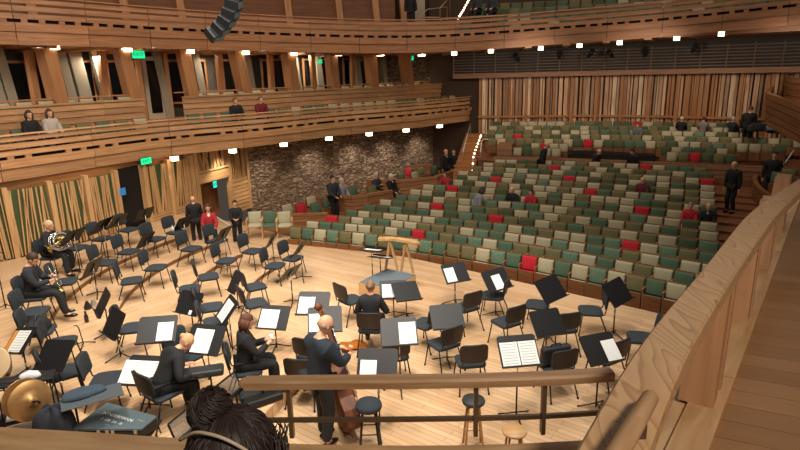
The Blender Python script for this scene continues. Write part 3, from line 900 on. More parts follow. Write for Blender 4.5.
struct('trim_parapet_cap', mb, FLAT)
# ledge, floor and posts under the cap
ax = Vector((.605, .796, 0)); nx = Vector((.796, -.605, 0)); zl = 3.45
def pl(s, o): return ax*s+nx*o
mb = MB()
def slab(mb, s0, s1, o0, o1, z0, z1, mi=0):
    a, b_, c, d = pl(s0, o0), pl(s1, o0), pl(s1, o1), pl(s0, o1)
    mb.hexa([(p.x, p.y, z0) for p in (a, b_, c, d)]+[(p.x, p.y, z1) for p in (a, b_, c, d)], mi)
for s0 in (.6, 3.1, 5.6): slab(mb, s0, s0+2.49, -.40, -.255, zl-.1, zl)
for s0 in (.6, 3.1, 5.6): slab(mb, s0, s0+2.49, -.52, -.405, zl-.14, zl-.02)
struct('trim_parapet_ledge', mb, CAPM)
mb = MB(); slab(mb, -1, 9, -.27, 3, zl-.2, zl-.02); struct('floor_balcony', mb, BFL)
mb = MB(); slab(mb, -1, 9, -.5, -.42, zl-1.1, zl-.1); struct('wall_balcony_front', mb, W_FASC)
for i, (x, y) in enumerate(((690, 397), (738, 317), (778, 268), (808, 235))):
    p = atz(x, y, zl); s = p.dot(ax)
    o = thing('parapet_post', ['wide slanted oak post under the parapet cap nearest the floor edge', 'oak post pair under the cap, second from the bottom', 'oak post pair under the cap, third from the bottom', 'oak post under the cap at the right picture edge'][i], 'post', pl(s, -.36)+Vector((0, 0, zl)), 0, 'parapet posts')
    for nm, ds, w in (('slab', 0, .1), ('fin', .17, .05)):
        q = MB(); 
        for (sa, sb) in ((ds-w/2, ds+w/2),):
            pa = []
            for z, off, k in ((0, .0, 0), (zc-.075-zl, .0, .22)):
                for ss, oo in ((sa, -.075), (sb, -.075), (sb, .075), (sa, .075)):
                    v = ax*(ss+k)+nx*(oo*(.8 if z else 1)-.01); pa.append((v.x, v.y, z))
            q.hexa(pa)
        part(q, nm, W_COL, o)
# rounded hand rail leaving the cap towards the viewer
mb = MB(); a = atz(653, 393, 4.06); bq = atz(612, 462, 4.09)
mb.tube([a, a.lerp(bq, .08), a.lerp(bq, .5), bq, bq+(bq-a)*.6], [.008, .024, .027, .027, .027], 12)
o = thing('handrail', 'short round oak handrail end lying against the big parapet cap', 'handrail'); part(mb, 'rail', RAILM, o)
mb = MB(); mb.box((a.lerp(bq, .35)).to_tuple()[:2]+(4.02,), (.03, .03, .05)); part(mb, 'bracket', plain('#5b4630', .4), o)
# front rail of the box: beam, lower bar, three posts
zr, zl2 = 3.6, 3.28
RP_ = smooth(resample([atz(x, y, zr) for x, y in [(245, 378.5), (300, 377.5), (400, 377), (500, 375.3), (560, 373.3), (612, 369.5)]], .06), 10)
fr = thing('box_rail', 'curved oak front rail with bronze posts across the foreground', 'railing')
mb = MB(); mb.sweep(RP_, [(-.034, zr-.045), (.034, zr-.045), (.038, zr-.01), (.026, zr), (-.026, zr), (-.038, zr-.01)])
mb.ball((RP_[0].x, RP_[0].y, zr-.023), (.034, .037, .023), 12, 8); part(mb, 'top_rail', RAILM, fr)
mb = MB(); zb = zat(400, 420, RP_[len(RP_)//2]); mb.sweep(RP_, [(-.008, zb-.011), (.008, zb-.011), (.008, zb+.011), (-.008, zb+.011)]); part(mb, 'lower_bar', plain('#6a5a45', .35, .5), fr)
for x in (287, 473, 548):
    p, d = on_curve(RP_, x, zr-.1); mb = MB(); mb.box((p.x, p.y, (zr+zl2)/2-.02), (.02, .034, zr-zl2-.04), Matrix.Rotation(math.atan2(d.y, d.x), 3, 'Z')); part(mb, 'post', plain('#6e5a42', .4, .4), fr)
LG = smooth(resample([atz(x, y, zl2) for x, y in [(-60, 425), (0, 428.5), (90, 433), (180, 440), (300, 446), (473, 447.5), (600, 441), (680, 435)]], .1), 10)
mb = MB(); mb.sweep(LG, [(-.5, zl2-.06), (.02, zl2-.06), (.02, zl2-.008), (.01, zl2), (-.5, zl2)]); struct('trim_box_ledge', mb, CAPM)
mb = MB(); mb.sweep(LG, [(-.1, zl2-1.4), (-.02, zl2-1.4), (-.02, zl2-.06), (-.1, zl2-.06)]); struct('wall_box_front', mb, W_FASC)
# ================================================================= ORCHESTRA CHAIRS
POD = Vector((-.25, 13.0, 0))
FABK = plain('#272f36', .85); BACKK = plain('#2c221d', .5); LEGK = plain('#23211f', .35, .6); STEEL = plain('#b9b4aa', .3, .8)
def padgrid(mb, w, h, t, fn, nx=8, ny=8, mi=0, ex=6.5):
    """rounded pad: superellipse outline w x h, thickness t bulging; fn(x, y, z)->point"""
    b = len(mb.v); N = 28; rings = [(0.0, 1.0), (.5, 1.0), (.85, .92), (.97, .7), (1.0, .35), (1.0, -.35), (.97, -.7), (.85, -.92), (0.0, -1.0)]
    for rr, zz in rings:
        for j in range(N):
            a = 2*PI*j/N; ca, sa = math.cos(a), math.sin(a)
            k = (abs(ca)**ex+abs(sa)**ex)**(-1/ex)
            mb.v.append(tuple(fn(ca*k*rr*w/2, sa*k*rr*h/2, zz*t/2)))
    for i in range(len(rings)-1):
        for j in range(N):
            mb.face((b+i*N+j, b+i*N+(j+1) % N, b+(i+1)*N+(j+1) % N, b+(i+1)*N+j), mi, None, True)
def chair_proto():
    r = thing('orchestra_chair', 'x', 'chair')
    mb = MB(); padgrid(mb, .46, .44, .06, lambda x, y, z: (x, y+.01, .45+z-.012*(y/.22)**2)); part(mb, 'seat', FABK, r)
    def bk(off):
        return lambda x, y, z: (x, -.245-.05*((y+.165)/.33)-.02+(-z)*1.0+off+.035*(x/.22)**2, .71+y)
    mb = MB(); padgrid(mb, .44, .32, .035, bk(.012)); part(mb, 'backrest', FABK, r)
    mb = MB(); padgrid(mb, .445, .325, .014, bk(-.014)); part(mb, 'back_shell', BACKK, r)
    for sx in (-1, 1):
        mb = MB(); mb.tube([(sx*.185, -.16, .42), (sx*.18, -.23, .45), (sx*.175, -.262, .60), (sx*.175, -.27, .68)], .011, 8); part(mb, 'back_support', LEGK, r)
        mb = MB(); mb.tube([(sx*.19, .17, .425), (sx*.215, .20, .2), (sx*.235, .225, .008)], .0115, 8); mb.tube([(sx*.235, .225, 0), (sx*.235, .225, .03)], .016, 8); part(mb, 'leg', LEGK, r)
        mb = MB(); mb.tube([(sx*.19, -.15, .425), (sx*.215, -.24, .2), (sx*.235, -.31, .008)], .0115, 8); mb.tube([(sx*.235, -.31, 0), (sx*.235, -.31, .03)], .016, 8); part(mb, 'leg', LEGK, r)
    mb = MB()
    for sx in (-1, 1): mb.tube([(sx*.19, .18, .415), (sx*.19, -.17, .415)], .011, 6)
    mb.tube([(-.19, .17, .412), (.19, .17, .412)], .01, 6); mb.tube([(-.19, -.14, .412), (.19, -.14, .412)], .01, 6)
    part(mb, 'seat_frame', LEGK, r)
    return r
CHAIR0 = chair_proto(); CHAIRS = []
def chair(x, y, label, face=None, back=False, group='black orchestra chairs', jit=0):
    up = .70 if back else .46
    p = on_floor(x, y, up)
    d = (POD-p); d.z = 0; d.normalize()
    if face is not None: d = Vector((face[0], face[1], 0)).normalized()
    if jit: d = Matrix.Rotation(math.radians(jit), 3, 'Z') @ d
    if back: p = p+d*.26
    z = floor_z(p.x, p.y)
    if not CHAIRS: o = CHAIR0; o.location = (p.x, p.y, z); o.rotation_euler = (0, 0, face_rz(d)); o['label'] = label; o['group'] = group
    else: o = dup(CHAIR0, (p.x, p.y, z), face_rz(d), label, group)
    CHAIRS.append((Vector((p.x, p.y, z)), d, o)); return CHAIRS[-1]
BC = 'black orchestra chair '
C = {}
for key, x, y, lab, kw in [
 ('horn', 52, 256, 'under the seated horn player', {}),
 ('hornR', 77, 247, 'just right of the horn player by the slatted wall', {}),
 ('wall3', 102, 238, 'by the slatted wall, two right of the horn player', {}),
 ('a', 105, 262, 'behind the edge-on stand between trumpet and horn players', {}),
 ('door', 128, 229, 'in front of the dark open doorway', {}),
 ('b', 155, 238.5, 'on the top riser edge below the doorway, beside a wooden backed stand', {}),
 ('c', 128, 251, 'on the second riser below the doorway chair', {}),
 ('bottle', 176, 231.5, 'with a small white bottle on its seat', {}),
 ('d', 191, 248, 'near the top riser end, in front of the bottle chair', {}),
 ('e', 155.5, 267, 'on the middle riser, facing right with wide brown step behind', {}),
 ('f', 217, 240, 'at the back edge before the seated person in red', {}),
 ('g', 226, 260, 'at the end of the second riser step', {}),
 ('h', 252, 250.5, 'on the flat floor facing the standing woman in black', {}),
 ('i', 274.5, 265, 'straddling the lowest riser end near the edge-on stand', {}),
 ('j', 292.5, 257.5, 'nearest the first row of theatre seats on the left', {}),
 ('front', 34, 311, 'in front of the trumpet player at the left picture edge', {'face': (.95, .15)}),
 ('trumpet', 35, 296, 'under the seated trumpet player', {'face': (.9, .2)}),
 ('trR', 65, 281, 'just behind and right of the trumpet player', {'face': (.93, .25)}),
 ('k', 131, 280, 'in the middle of the risers with bare floor around it', {'face': (.95, .35)}),
 ('l', 189, 288, 'behind a folded stand, right of the middle riser gap', {'face': (.95, .3)}),
 ('m', 208, 276, 'between two riser steps, left of the brown stand back', {'face': (.95, .4)}),
 ('n', 255, 286, 'half hidden behind the brown backed stand', {'face': (.9, .5)}),
 ('o', 255, 302.5, 'below the brown backed stand, above the brown haired woman', {'face': (.9, .5)}),
 ('p', 211, 306.5, 'right of the black stand carrying a small card', {'face': (.95, .3)}),
 ('q', 215, 321, 'between the small card stand and the narrow page stand', {'face': (.95, .35)}),
 ('brown', 247, 368, 'holding the seated woman with brown hair', {'face': (.95, .25)}),
 ('r', 133, 327, 'behind the tilted blank stand in the left middle', {'face': (.95, .2)}),
 ('s', 185, 356, 'right behind the blond violinist', {'face': (.8, -.6)}),
 ('blond', 163, 391, 'with brown back, carrying the blond violinist', {'face': (.6, .8)}),
 ('bag', 40, 330, 'loaded with a black bag at far left', {'face': (.9, .3)}),
 ('t', 61, 342, 'hidden behind the blank square stand at far left', {'face': (.9, .3)}),
 ('u', 63, 372, 'below the blank square stand, beside the cymbals', {'face': (.8, .6)}),
 ('v', 106, 379, 'right of the coat covered tray at lower left', {'face': (.95, .2)}),
 ('w', 351, 299, 'standing alone left of the woman with the bun', {'face': (.75, .65)}),
 ('bun', 369, 321, 'behind the back of the woman with the bun', {'back': True}),
 ('x', 425, 323, 'behind the plain stand in front centre', {'face': (-.75, .65)}),
 ('y', 473, 299.5, 'below the first lit stand right of the podium', {'back': True, 'face': (-.5, .87)}),
 ('z', 493, 295, 'beside the second lit stand right of the podium', {'face': (-.95, .3)}),
 ('aa', 452, 335.5, 'facing left under the plain centre stand', {'back': True, 'face': (-.5, .87)}),
 ('ab', 474, 354, 'seen from behind just above the front rail', {'back': True, 'face': (-.1, 1)}),
 ('ac', 516, 314, 'facing left above the double page stand', {'back': True, 'face': (-.5, .87)}),
 ('ad', 537, 304, 'behind the upper black stand on the right', {'face': (-.9, .4)}),
 ('ae', 569, 321, 'seen from behind between two black stands', {'back': True, 'face': (-.2, 1)}),
 ('af', 591, 310, 'right of centre facing left before the theatre seats', {'face': (-.97, .2)}),
 ('ag', 641, 337, 'cut off by the big parapet cap', {'face': (-.95, .3)}),
 ('ah', 565, 359, 'carrying a black instrument case just over the front rail', {'back': True, 'face': (-.3, 1)}),
 ('ai', 394, 354, 'under the half empty stand in front centre', {'face': (-.2, 1)}),
 ('aj', 305, 347, 'half hidden behind the bassist', {'back': True, 'face': (.3, .95)}),
 ('ak', 298, 368, 'left of the bassist above the front rail', {'back': True, 'face': (.2, 1)}),
 ('al', 620, 349, 'behind the stand with one white page beside the parapet', {'back': True, 'face': (-.5, .85)}),
]:
    C[key] = chair(x, y, BC+lab, **kw)

# ================================================================= MUSIC STANDS
STB = plain('#17171a', .5, .1, .05); STBR = plain('#3b3026', .5)
def stand_proto():
    r = thing('music_stand', 'x', 'music stand')
    mb = MB(); mb.tube([(0, 0, .03), (0, 0, .55)], .013, 8); part(mb, 'pole', LEGK, r)
    mb = MB(); mb.tube([(0, 0, .5), (0, 0, 1.0)], .009, 8); mb.tube([(0, 0, .53), (0, 0, .6)], .018, 8); part(mb, 'upper_pole', STEEL, r)
    for a in (90, 210, 330):
        c, s = math.cos(math.radians(a)), math.sin(math.radians(a)); mb = MB()
        mb.tube([(0, 0, .1), (c*.12, s*.12, .055), (c*.27, s*.27, .012)], .011, 6); part(mb, 'leg', LEGK, r)
    # the desk: a plate with a bent lip, a back rib and rounded corners (plane x, v; normal +Y)
    mb = MB(); hw, hh = .285, .235
    ol = [(-hw, -hh), (hw, -hh), (hw, hh-.03), (hw-.03, hh), (-hw+.03, hh), (-hw, hh-.03)]
    mb.prism(ol, lambda x, v: (x, -.004, v), lambda x, v: (x, .0, v))
    mb.box((0, .026, -hh), (2*hw, .056, .005)); mb.box((0, .053, -hh+.007), (2*hw, .004, .018))
    d = part(mb, 'desk', STB, r)
    mb = MB(); mb.box((0, -.014, 0), (.03, .018, .22)); mb.tube([(-.02, -.02, -.03), (.02, -.02, -.03)], .016, 8); part(mb, 'desk_bracket', LEGK, d)
    return r
STAND0 = stand_proto(); STANDS = []
PAGE = page_mat(); PAPER = plain('#eceeec', .7, 0, .03)
def stand(x, y, label, h=1.0, face=None, tilt=38, base=None, jit=0, brown=False, roll=0, fz=None):
    """(x, y): picture point of the desk centre; tilt from vertical"""
    if base:
        b = on_floor(base[0], base[1]); h = min(1.35, max(.6, zat(x, y, b)-b.z)); p = b
    else:
        p = on_floor(x, y, h)
    if fz is not None: p.z = fz
    d = (p-POD); d.z = 0; d.normalize()
    if face is not None: d = Vector((face[0], face[1], 0)).normalized()
    if jit: d = Matrix.Rotation(math.radians(jit), 3, 'Z') @ d
    rz = face_rz(d)
    if not STANDS: o = STAND0; o.location = (p.x, p.y, p.z); o.rotation_euler = (0, 0, rz); o['label'] = label; o['group'] = 'black music stands'
    else: o = dup(STAND0, (p.x, p.y, p.z), rz, label, 'black music stands')
    Ld = Matrix.Translation((0, .02, h)) @ Matrix.Rotation(math.radians(tilt), 4, 'X') @ Matrix.Rotation(math.radians(roll), 4, 'Y')
    for ch in KIDS[o.name]:
        if ch.name.startswith('desk'): ch.matrix_local = Ld; dk = ch
        if ch.name.startswith('upper_pole'): ch.location.z = h-1.0-.02 if h > .65 else -.4
    o.scale = (1, 1, 1)
    Wm = Matrix.Translation((p.x, p.y, p.z)) @ Matrix.Rotation(rz, 4, 'Z') @ Ld
    STANDS.append((o, Wm)); return Wm
def sheet(Wm, label, cx=0, w=.23, hgt=.3, cz=0, mat=None, rot=0, group='sheet music on the stands'):
    cx = -cx*1.12; w *= 1.16; hgt *= 1.2
    o = thing('sheet_music', label, 'sheet music', group=group)
    o.matrix_world = Wm @ Matrix.Translation((cx, .006, cz-.235+hgt/2+.008)) @ Matrix.Rotation(math.radians(rot), 4, 'Y')
    mb = MB(); n = 6; b = len(mb.v)
    for s, yy in ((0, 0), (1, .003)):
        for i in range(n+1):
            u = i/n
            for v in (0, 1):
                mb.v.append(((u-.5)*w, yy+.012*(u-.5)**2*4*.5, (v-.5)*hgt))
    m = 2*(n+1)
    for i in range(n):
        q = (m+2*i, m+2*i+2, m+2*i+3, m+2*i+1); mb.face([b+a for a in q], 0, [(i/n, 0), ((i+1)/n, 0), ((i+1)/n, 1), (i/n, 1)])
        q = (2*i+1, 2*i+3, 2*i+2, 2*i); mb.face([b+a for a in q], 0, [(0, 0)]*4)
    for (a0, a1, a2, a3) in ((0, 1, m+1, m), (2*n, m+2*n, m+2*n+1, 2*n+1)): mb.face((b+a0, b+a1, b+a2, b+a3), 0, [(0, 0)]*4)
    part(mb, 'page', mat or PAGE, o); return o
MS = 'black music stand '
stand(74, 236, MS+'right beside the horn, seen nearly edge-on', .95, tilt=40, face=(-.95, .3))
stand(103, 225, MS+'behind the chair by the slatted wall', .95, tilt=40)
stand(118, 221, MS+'in front of the doorway chair with bright upper edge', .95, tilt=42)
stand(145, 214, MS+'standing before the dark open doorway', 1.0, tilt=35)
stand(146, 240.5, MS+'with a wooden back in front of the top riser chair', .85, tilt=35)
stand(184, 223, MS+'with tan lit back beside the bottle chair', .95, tilt=35)
stand(224, 234, MS+'with tan lit back at the rear edge of the stage', .95, tilt=35)
stand(272, 241, MS+'seen edge-on at the front of the left chairs', 1.0, base=(274, 261), tilt=30, jit=25)
stand(302, 248, MS+'with brown lit desk on the flat floor near front row', base=(303, 280), tilt=35)
stand(290, 273, MS+'edge-on and alone in the bare floor', base=(293, 304), tilt=40, face=(-.88, .5))
stand(97, 267, MS+'edge-on beside the chair right of the trumpet player', 1.0, tilt=30, base=(98, 296), jit=-15)
stand(109, 301, MS+'leaning desk with black back right of the mutes', base=(110, 336), tilt=30, face=(-.8, -.55))
stand(123, 321, MS+'with tilted blank black desk in the left middle', base=(121, 358), tilt=30, face=(-.68, -.73))
w = stand(157.5, 329, MS+'with one page at its right, above the blond violinist', 1.0, tilt=52, face=(.12, -1))
sheet(w, 'single sheet at the right of the wide stand above the blond violinist', .11, .2, .28)
w = stand(194, 302, MS+'with blank back and small white card at its foot', 1.05, base=(194, 333), tilt=35, face=(-.45, -.9))
sheet(w, 'small white card at the bottom of a black stand', .1, .06, .08, mat=PAPER)
stand(241, 281, MS+'with brown black back in front of the lowest riser', base=(239, 311), tilt=30, roll=8, face=(-.85, -.45))
w = stand(228, 309, MS+'holding one tall narrow page, left of the brown haired woman', base=(233, 352), tilt=40, face=(-.85, -.5))
sheet(w, 'tall pale page filling the narrow stand left of the brown haired woman', .0, .3, .32)
w = stand(206, 339, MS+'with one long page, left below the narrow page stand', 1.0, tilt=45, face=(-.25, -.97))
sheet(w, 'long printed page on the stand just left of the brown haired woman', -.03, .26, .32)
w = stand(274, 317, MS+'with printed page facing the brown haired woman', base=(277, 349), tilt=45, face=(-.2, -.98))
sheet(w, 'printed page on the stand in front of the brown haired woman', -.07, .3, .31)
w = stand(313.5, 303, MS+'with pale page at left, beyond the bass scroll', 1.0, tilt=50, face=(-.1, -1))
sheet(w, 'pale page on the stand beyond the bass scroll', -.1, .24, .29)
w = stand(325, 319, MS+'half hidden by the head of the bassist', 1.0, tilt=45, face=(.1, -1))
sheet(w, 'page showing left of the bassist head', -.12, .22, .28)
w = stand(390, 289.5, MS+'in front of the woman with the bun', 1.0, base=(394, 316), tilt=55, face=(.05, -1))
sheet(w, 'white page lying on the stand of the woman with the bun', -.06, .28, .3)
stand(406, 302.5, MS+'with empty desk just right of the podium edge', 1.0, base=(406.5, 318), tilt=52, roll=-6, face=(.45, -.9))
w = stand(399, 331, MS+'half empty with one page at right, front centre', 1.05, tilt=45, face=(.08, -1))
sheet(w, 'cream page on the right half of the front centre stand', .115, .23, .31)
w = stand(377.5, 364, MS+'in front of the padded bass stool', 1.0, tilt=42, face=(-.1, -1))
sheet(w, 'pale page on the stand above the front rail centre', -.11, .2, .24)
stand(445.5, 316, MS+'with plain grey green desk in front centre', base=(447, 362), tilt=48, face=(.15, -.99))
w = stand(455, 272.5, MS+'with one bright page, first right of the podium', base=(455, 304), tilt=45, face=(.36, -.93))
sheet(w, 'bright page on the first stand right of the podium', -.12, .2, .3, mat=PAPER)
w = stand(494, 279.5, MS+'with centred bright page, second right of the podium', base=(495.5, 316), tilt=42, roll=6, face=(.36, -.93))
sheet(w, 'bright page centred on the second stand right of the podium', .0, .18, .28, mat=PAPER)
stand(550, 288.5, MS+'with blank desk, upper one right of centre', 1.05, tilt=40, roll=6, face=(.5, -.86))
stand(546, 322, MS+'with blank black desk, below the upper blank stand', base=(545, 365), tilt=42, face=(.3, -.95))
stand(615.5, 291.5, MS+'tilted and blank in front of the theatre seats at right', base=(613, 336), tilt=38, roll=8, face=(.5, -.86))
w = stand(600, 348, MS+'with one white page at right beside the parapet', 1.0, tilt=48, face=(.3, -.95))
sheet(w, 'white page on the stand beside the big parapet cap', .13, .2, .28, mat=PAPER)
w = stand(515, 350, MS+'holding two white pages over the front rail', base=(516, 418), tilt=45, face=(.12, -.99))
sheet(w, 'left white page of the double page stand over the front rail', -.12, .22, .3)
sheet(w, 'right white page of the double page stand over the front rail', .12, .22, .3)
w = stand(144, 370, MS+'with a wide white score at lower left', base=(150.5, 410), tilt=52, face=(-.15, -1))
sheet(w, 'wide open white score clipped to the lower left stand', -.02, .5, .31)
w = stand(34, 345, MS+'with an orange folder and a white part at far left', base=(28, 374), tilt=48, roll=16, face=(-.62, -.8))
sheet(w, 'orange folder edge beside the white part at far left', -.16, .1, .33, mat=plain('#d08a35', .7))
sheet(w, 'white part in the orange folder at far left', .03, .28, .33)
stand(54.5, 355, MS+'square blank desk with small screws at far left', base=(65, 404), tilt=45, roll=8, face=(-.4, -.9))
# conductor's two flat desks
w = stand(381, 257.5, MS+'with flat desk and scores, right one on the podium', 1.0, tilt=76, base=(381, 283), face=(.35, .93))
sheet(w, 'scores lying on the flat desk at the podium', 0, .4, .26, cz=.03)
w = stand(371, 250.5, MS+'taller with a white page, left one at the podium', 1.1, tilt=78, base=(373, 285), face=(.35, .93))
sheet(w, 'white page on the taller podium desk', 0, .34, .2, cz=.05, mat=PAPER)

# ================================================================= PODIUM
GREYP = plain('#5f6c73', .8)
A = [atz(*q) for q in ((366.5, 278, .3), (386.5, 268.3, .3), (416, 274.5, .3), (403, 282.5, .3), (400, 300, .3), (372, 300, .3))]
A[4] = A[3]+(A[0]-A[1])*.55; A[5] = A[0]+(A[3]-A[2])*.55
pd = thing('podium', 'grey topped conductor podium with pale wood sides in the middle of the stage', 'podium', (POD.x, POD.y, 0))
mb = MB(); mb.prism([(p.x-POD.x, p.y-POD.y) for p in A], lambda x, y: (x, y, 0), lambda x, y: (x, y, .285)); part(mb, 'base', W_PALE, pd)
mb = MB(); mb.prism([((p.x-POD.x)*.97, (p.y-POD.y)*.97) for p in A], lambda x, y: (x, y, .285), lambda x, y: (x, y, .3)); part(mb, 'carpet_top', GREYP, pd)
b0 = atz(383, 238.5, 1.3); b1 = atz(417, 243.5, 1.28); 
f0 = A[1].lerp(A[0], .15); f1 = A[2].lerp(A[3], .1)
rl = thing('podium_rail', 'bentwood back rail with splayed timber legs behind the podium', 'railing', (0, 0, 0))
f0 = f0+(f0-f1).normalized()*.12; f1 = f1+(f1-f0).normalized()*.1
e0 = Vector((f0.x, f0.y, zat(381.5, 239, f0))); e1 = Vector((f1.x, f1.y, zat(416.5, 244, f1)))
mid = (e0+e1)/2+Vector((.0, .25, 0)); mid.z = max(e0.z, e1.z)+.02
P = [e0.lerp(mid, t).lerp(mid.lerp(e1, t), t) for t in [i/10 for i in range(11)]]
mb = MB(); 
for a, b in zip(P, P[1:]): mb.bar(a, b+(b-a)*.05, .16, .06)
part(mb, 'top_rail', W_PALE, rl)
for q, s in ((P[3], -1), (P[7], 1)):
    dirv = (e1-e0).normalized()
    for k, (sx, out) in enumerate(((-.17, 0), (.17, 0))):
        mb = MB(); ft = Vector((q.x, q.y, .3))+dirv*sx+Vector((.02, .0, 0)); mb.bar(ft, q-Vector((0, 0, .02)), .05, .045); part(mb, 'leg', W_PALE, rl)

# ================================================================= STOOLS, CASES, PERCUSSION
def stool(x, y, h, label, topmat, legmat, r=.16, pad=.03, group=None):
    p = on_floor(x, y, h); z = floor_z(p.x, p.y)
    o = thing('stool', label, 'stool', (p.x, p.y, z), group=group)
    mb = MB(); mb.lathe([(0, h-pad), (r*.96, h-pad), (r, h-pad*.5), (r*.94, h), (0, h+.006)], 24); part(mb, 'seat', topmat, o)
    for a in (45, 135, 225, 315):
        c, s = math.cos(math.radians(a)), math.sin(math.radians(a)); mb = MB()
        mb.tube([(c*r*.62, s*r*.62, h-pad), (c*r*1.12, s*r*1.12, 0)], [.014, .016], 8); part(mb, 'leg', legmat, o)
    mb = MB(); rr = r*.98
    for k, zz in ((0, h*.33), (1, h*.45)):
        for a in ((45, 135), (225, 315)) if k else ((135, 225), (315, 45)):
            f = .62+.5*(1-zz/h)
            mb.tube([(math.cos(math.radians(t))*r*f, math.sin(math.radians(t))*r*f, zz) for t in a], .009, 6)
    part(mb, 'rung', legmat, o); return o
STW = plain('#b98a55', .4)
stool(473.5, 399, .75, 'tall wooden stool with round black seat behind the front rail', plain('#2f3437', .6), STW, .155, .05)
stool(514.5, 430, .70, 'plain round wooden stool at the bottom right of the rail', W_PALE, STW, .155, .03)
stool(368.5, 403, .74, 'black padded metal bass stool right of the double bass', FABK, LEGK, .18, .07)
def boxcase(name, label, cat, c, dims, rz, mat, z, parts=True, tilt=None, lid=None):
    o = thing(name, label, cat, (c.x, c.y, z), rz)
    w, d, h = dims
    mb = MB(); mb.box((0, 0, h*.4), (w, d, h*.8)); bdy = part(mb, 'case_body', mat, o, bevel=.012)
    mb = MB(); mb.box((0, 0, h*.9), (w+.004, d+.004, h*.2)); part(mb, 'case_lid', lid or mat, o, bevel=.012)
    for s in (-.38, -.06, .06, .38):
        mb = MB(); mb.box((s*w, -d/2-.008, h*.76), (.03, .016, .05)); part(mb, 'latch', STEEL, o)
    return o
# big flat black case with white stencilled lettering on its lid
ca, cb, cc2, cd = atz(70, 429, .75), atz(141, 429, .75), atz(157, 416, .75), atz(107, 402, .75)
ctr = (ca+cb+cc2+cd)/4; dv = (cb-ca).normalized(); wv = (cb-ca).length
CASEM = plain('#4a5a60', .55)
cs = thing('instrument_case', 'flat grey black hard case with white stencilled lid beside the balcony ledge', 'case', (ctr.x, ctr.y, .59))
Q4 = [(p.x-ctr.x, p.y-ctr.y) for p in (ca, cb, cc2, cd)]
mb = MB(); mb.prism(Q4, lambda x, y: (x*.99, y*.99, 0), lambda x, y: (x*.99, y*.99, .125)); part(mb, 'case_body', plain('#17191a', .5), cs, bevel=.01)
mb = MB(); mb.prism(Q4, lambda x, y: (x, y, .128), lambda x, y: (x, y, .16)); part(mb, 'case_lid', CASEM, cs, bevel=.008)
fn_ = Vector((dv.y, -dv.x, 0))
for s_ in (.08, .4, .52, .6, .92):
    c = (ca.lerp(cb, s_)-ctr)+fn_*.006; mb = MB(); mb.box((c.x, c.y, .12), (.04, .012, .05), Matrix.Rotation(math.atan2(dv.y, dv.x), 3, 'Z')); part(mb, 'latch', STEEL, cs)
WH = plain('#d8dcdb', .6); bdv = (cc2-cd).normalized(); ang = math.atan2(bdv.y, bdv.x)
for t, sz, x, y in (('VONDERMANN', .075, 117.5, 416.5), ('F', .06, 102, 418.6), ('OR', .06, 107.5, 420.2), ('2N', .06, 114, 422), ('75', .06, 120, 423.5), ('____', .06, 101.5, 412), ('____', .06, 142.5, 419.5), ('___', .05, 108.5, 424)):
    q = text_mb(t, sz, WH, 'lettering', cs, .001); p_ = atz(x, y, .752)-ctr; q.location = (p_.x, p_.y, .1615); q.rotation_euler = (0, 0, ang); KIDS.setdefault(cs.name, []).append(q)
# table under the case (percussion table)
def table(name, label, c, w, d, h, rz, mat, top=.03, z=0):
    o = thing(name, label, 'table', (c.x, c.y, z), rz)
    mb = MB(); mb.box((0, 0, h-top/2), (w, d, top)); part(mb, 'tabletop', mat, o, bevel=.006)
    for sx in (-1, 1):
        for sy in (-1, 1):
            mb = MB(); mb.tube([(sx*(w/2-.05), sy*(d/2-.05), h-top), (sx*(w/2-.03), sy*(d/2-.03), 0)], .012, 6); part(mb, 'leg', LEGK, o)
    return o
fzc = floor_z(ctr.x, ctr.y)
table('trolley', 'low black trolley table under the stencilled case', ctr, wv*.98, .46, .585-fzc, math.atan2(dv.y, dv.x)+.02, BLACKM, z=fzc)
# coat on a flat tray
tp = on_floor(92, 396, .72); tz = floor_z(tp.x, tp.y)
ty = thing('tray_stand', 'flat grey percussion tray under a dark coat at lower left', 'stand', (tp.x, tp.y, tz), .55)
mb = MB(); mb.box((0, 0, .712), (.7, .36, .015)); part(mb, 'tray', plain('#434c52', .6), ty, bevel=.005)
mb = MB(); mb.tube([(-.2, .12, .03), (-.2, .12, .7)], .014, 8); part(mb, 'pole', LEGK, ty)
for a in (30, 150, 270):
    c, s = math.cos(math.radians(a)), math.sin(math.radians(a)); mb = MB(); mb.tube([(-.2, .12, .12), (-.2+c*.28, .12+s*.28, .012)], .011, 6); part(mb, 'leg', LEGK, ty)
def lump(name, label, cat, c, dims, rz, mat, seed, part_name, z):
    o = thing(name, label, cat, (c.x, c.y, z), rz); r = random.Random(seed); mb = MB(); n, m = 22, 10; b = 0
    ph = [r.uniform(0, 6) for _ in range(6)]
    for i in range(m+1):
        t = PI/2*i/m
        for j in range(n):
            a = 2*PI*j/n; k = (abs(math.cos(a))**3.2+abs(math.sin(a))**3.2)**(-1/3.2)
            w = 1+.07*math.sin(3*a+ph[0])+.05*math.sin(5*a+ph[1]+2*t)
            mb.v.append((dims[0]/2*k*w*math.cos(t)**.6*math.cos(a), dims[1]/2*k*w*math.cos(t)**.6*math.sin(a), dims[2]*math.sin(t)**.8*(1+.12*math.sin(4*a+ph[2]))))
    for i in range(m):
        for j in range(n): mb.face((i*n+j, i*n+(j+1) % n, (i+1)*n+(j+1) % n, (i+1)*n+j), 0, None, True)
    mb.face(list(reversed(range(n)))); part(mb, part_name, mat, o); return o
ct = on_floor(83, 393, .74)
lump('coat', 'dark blue grey coat spread over the percussion tray', 'coat', ct, (.5, .26, .07), .55, plain('#33424f', .9), 3, 'cloth', tz+.722)
bp_ = on_floor(54, 424, .45)
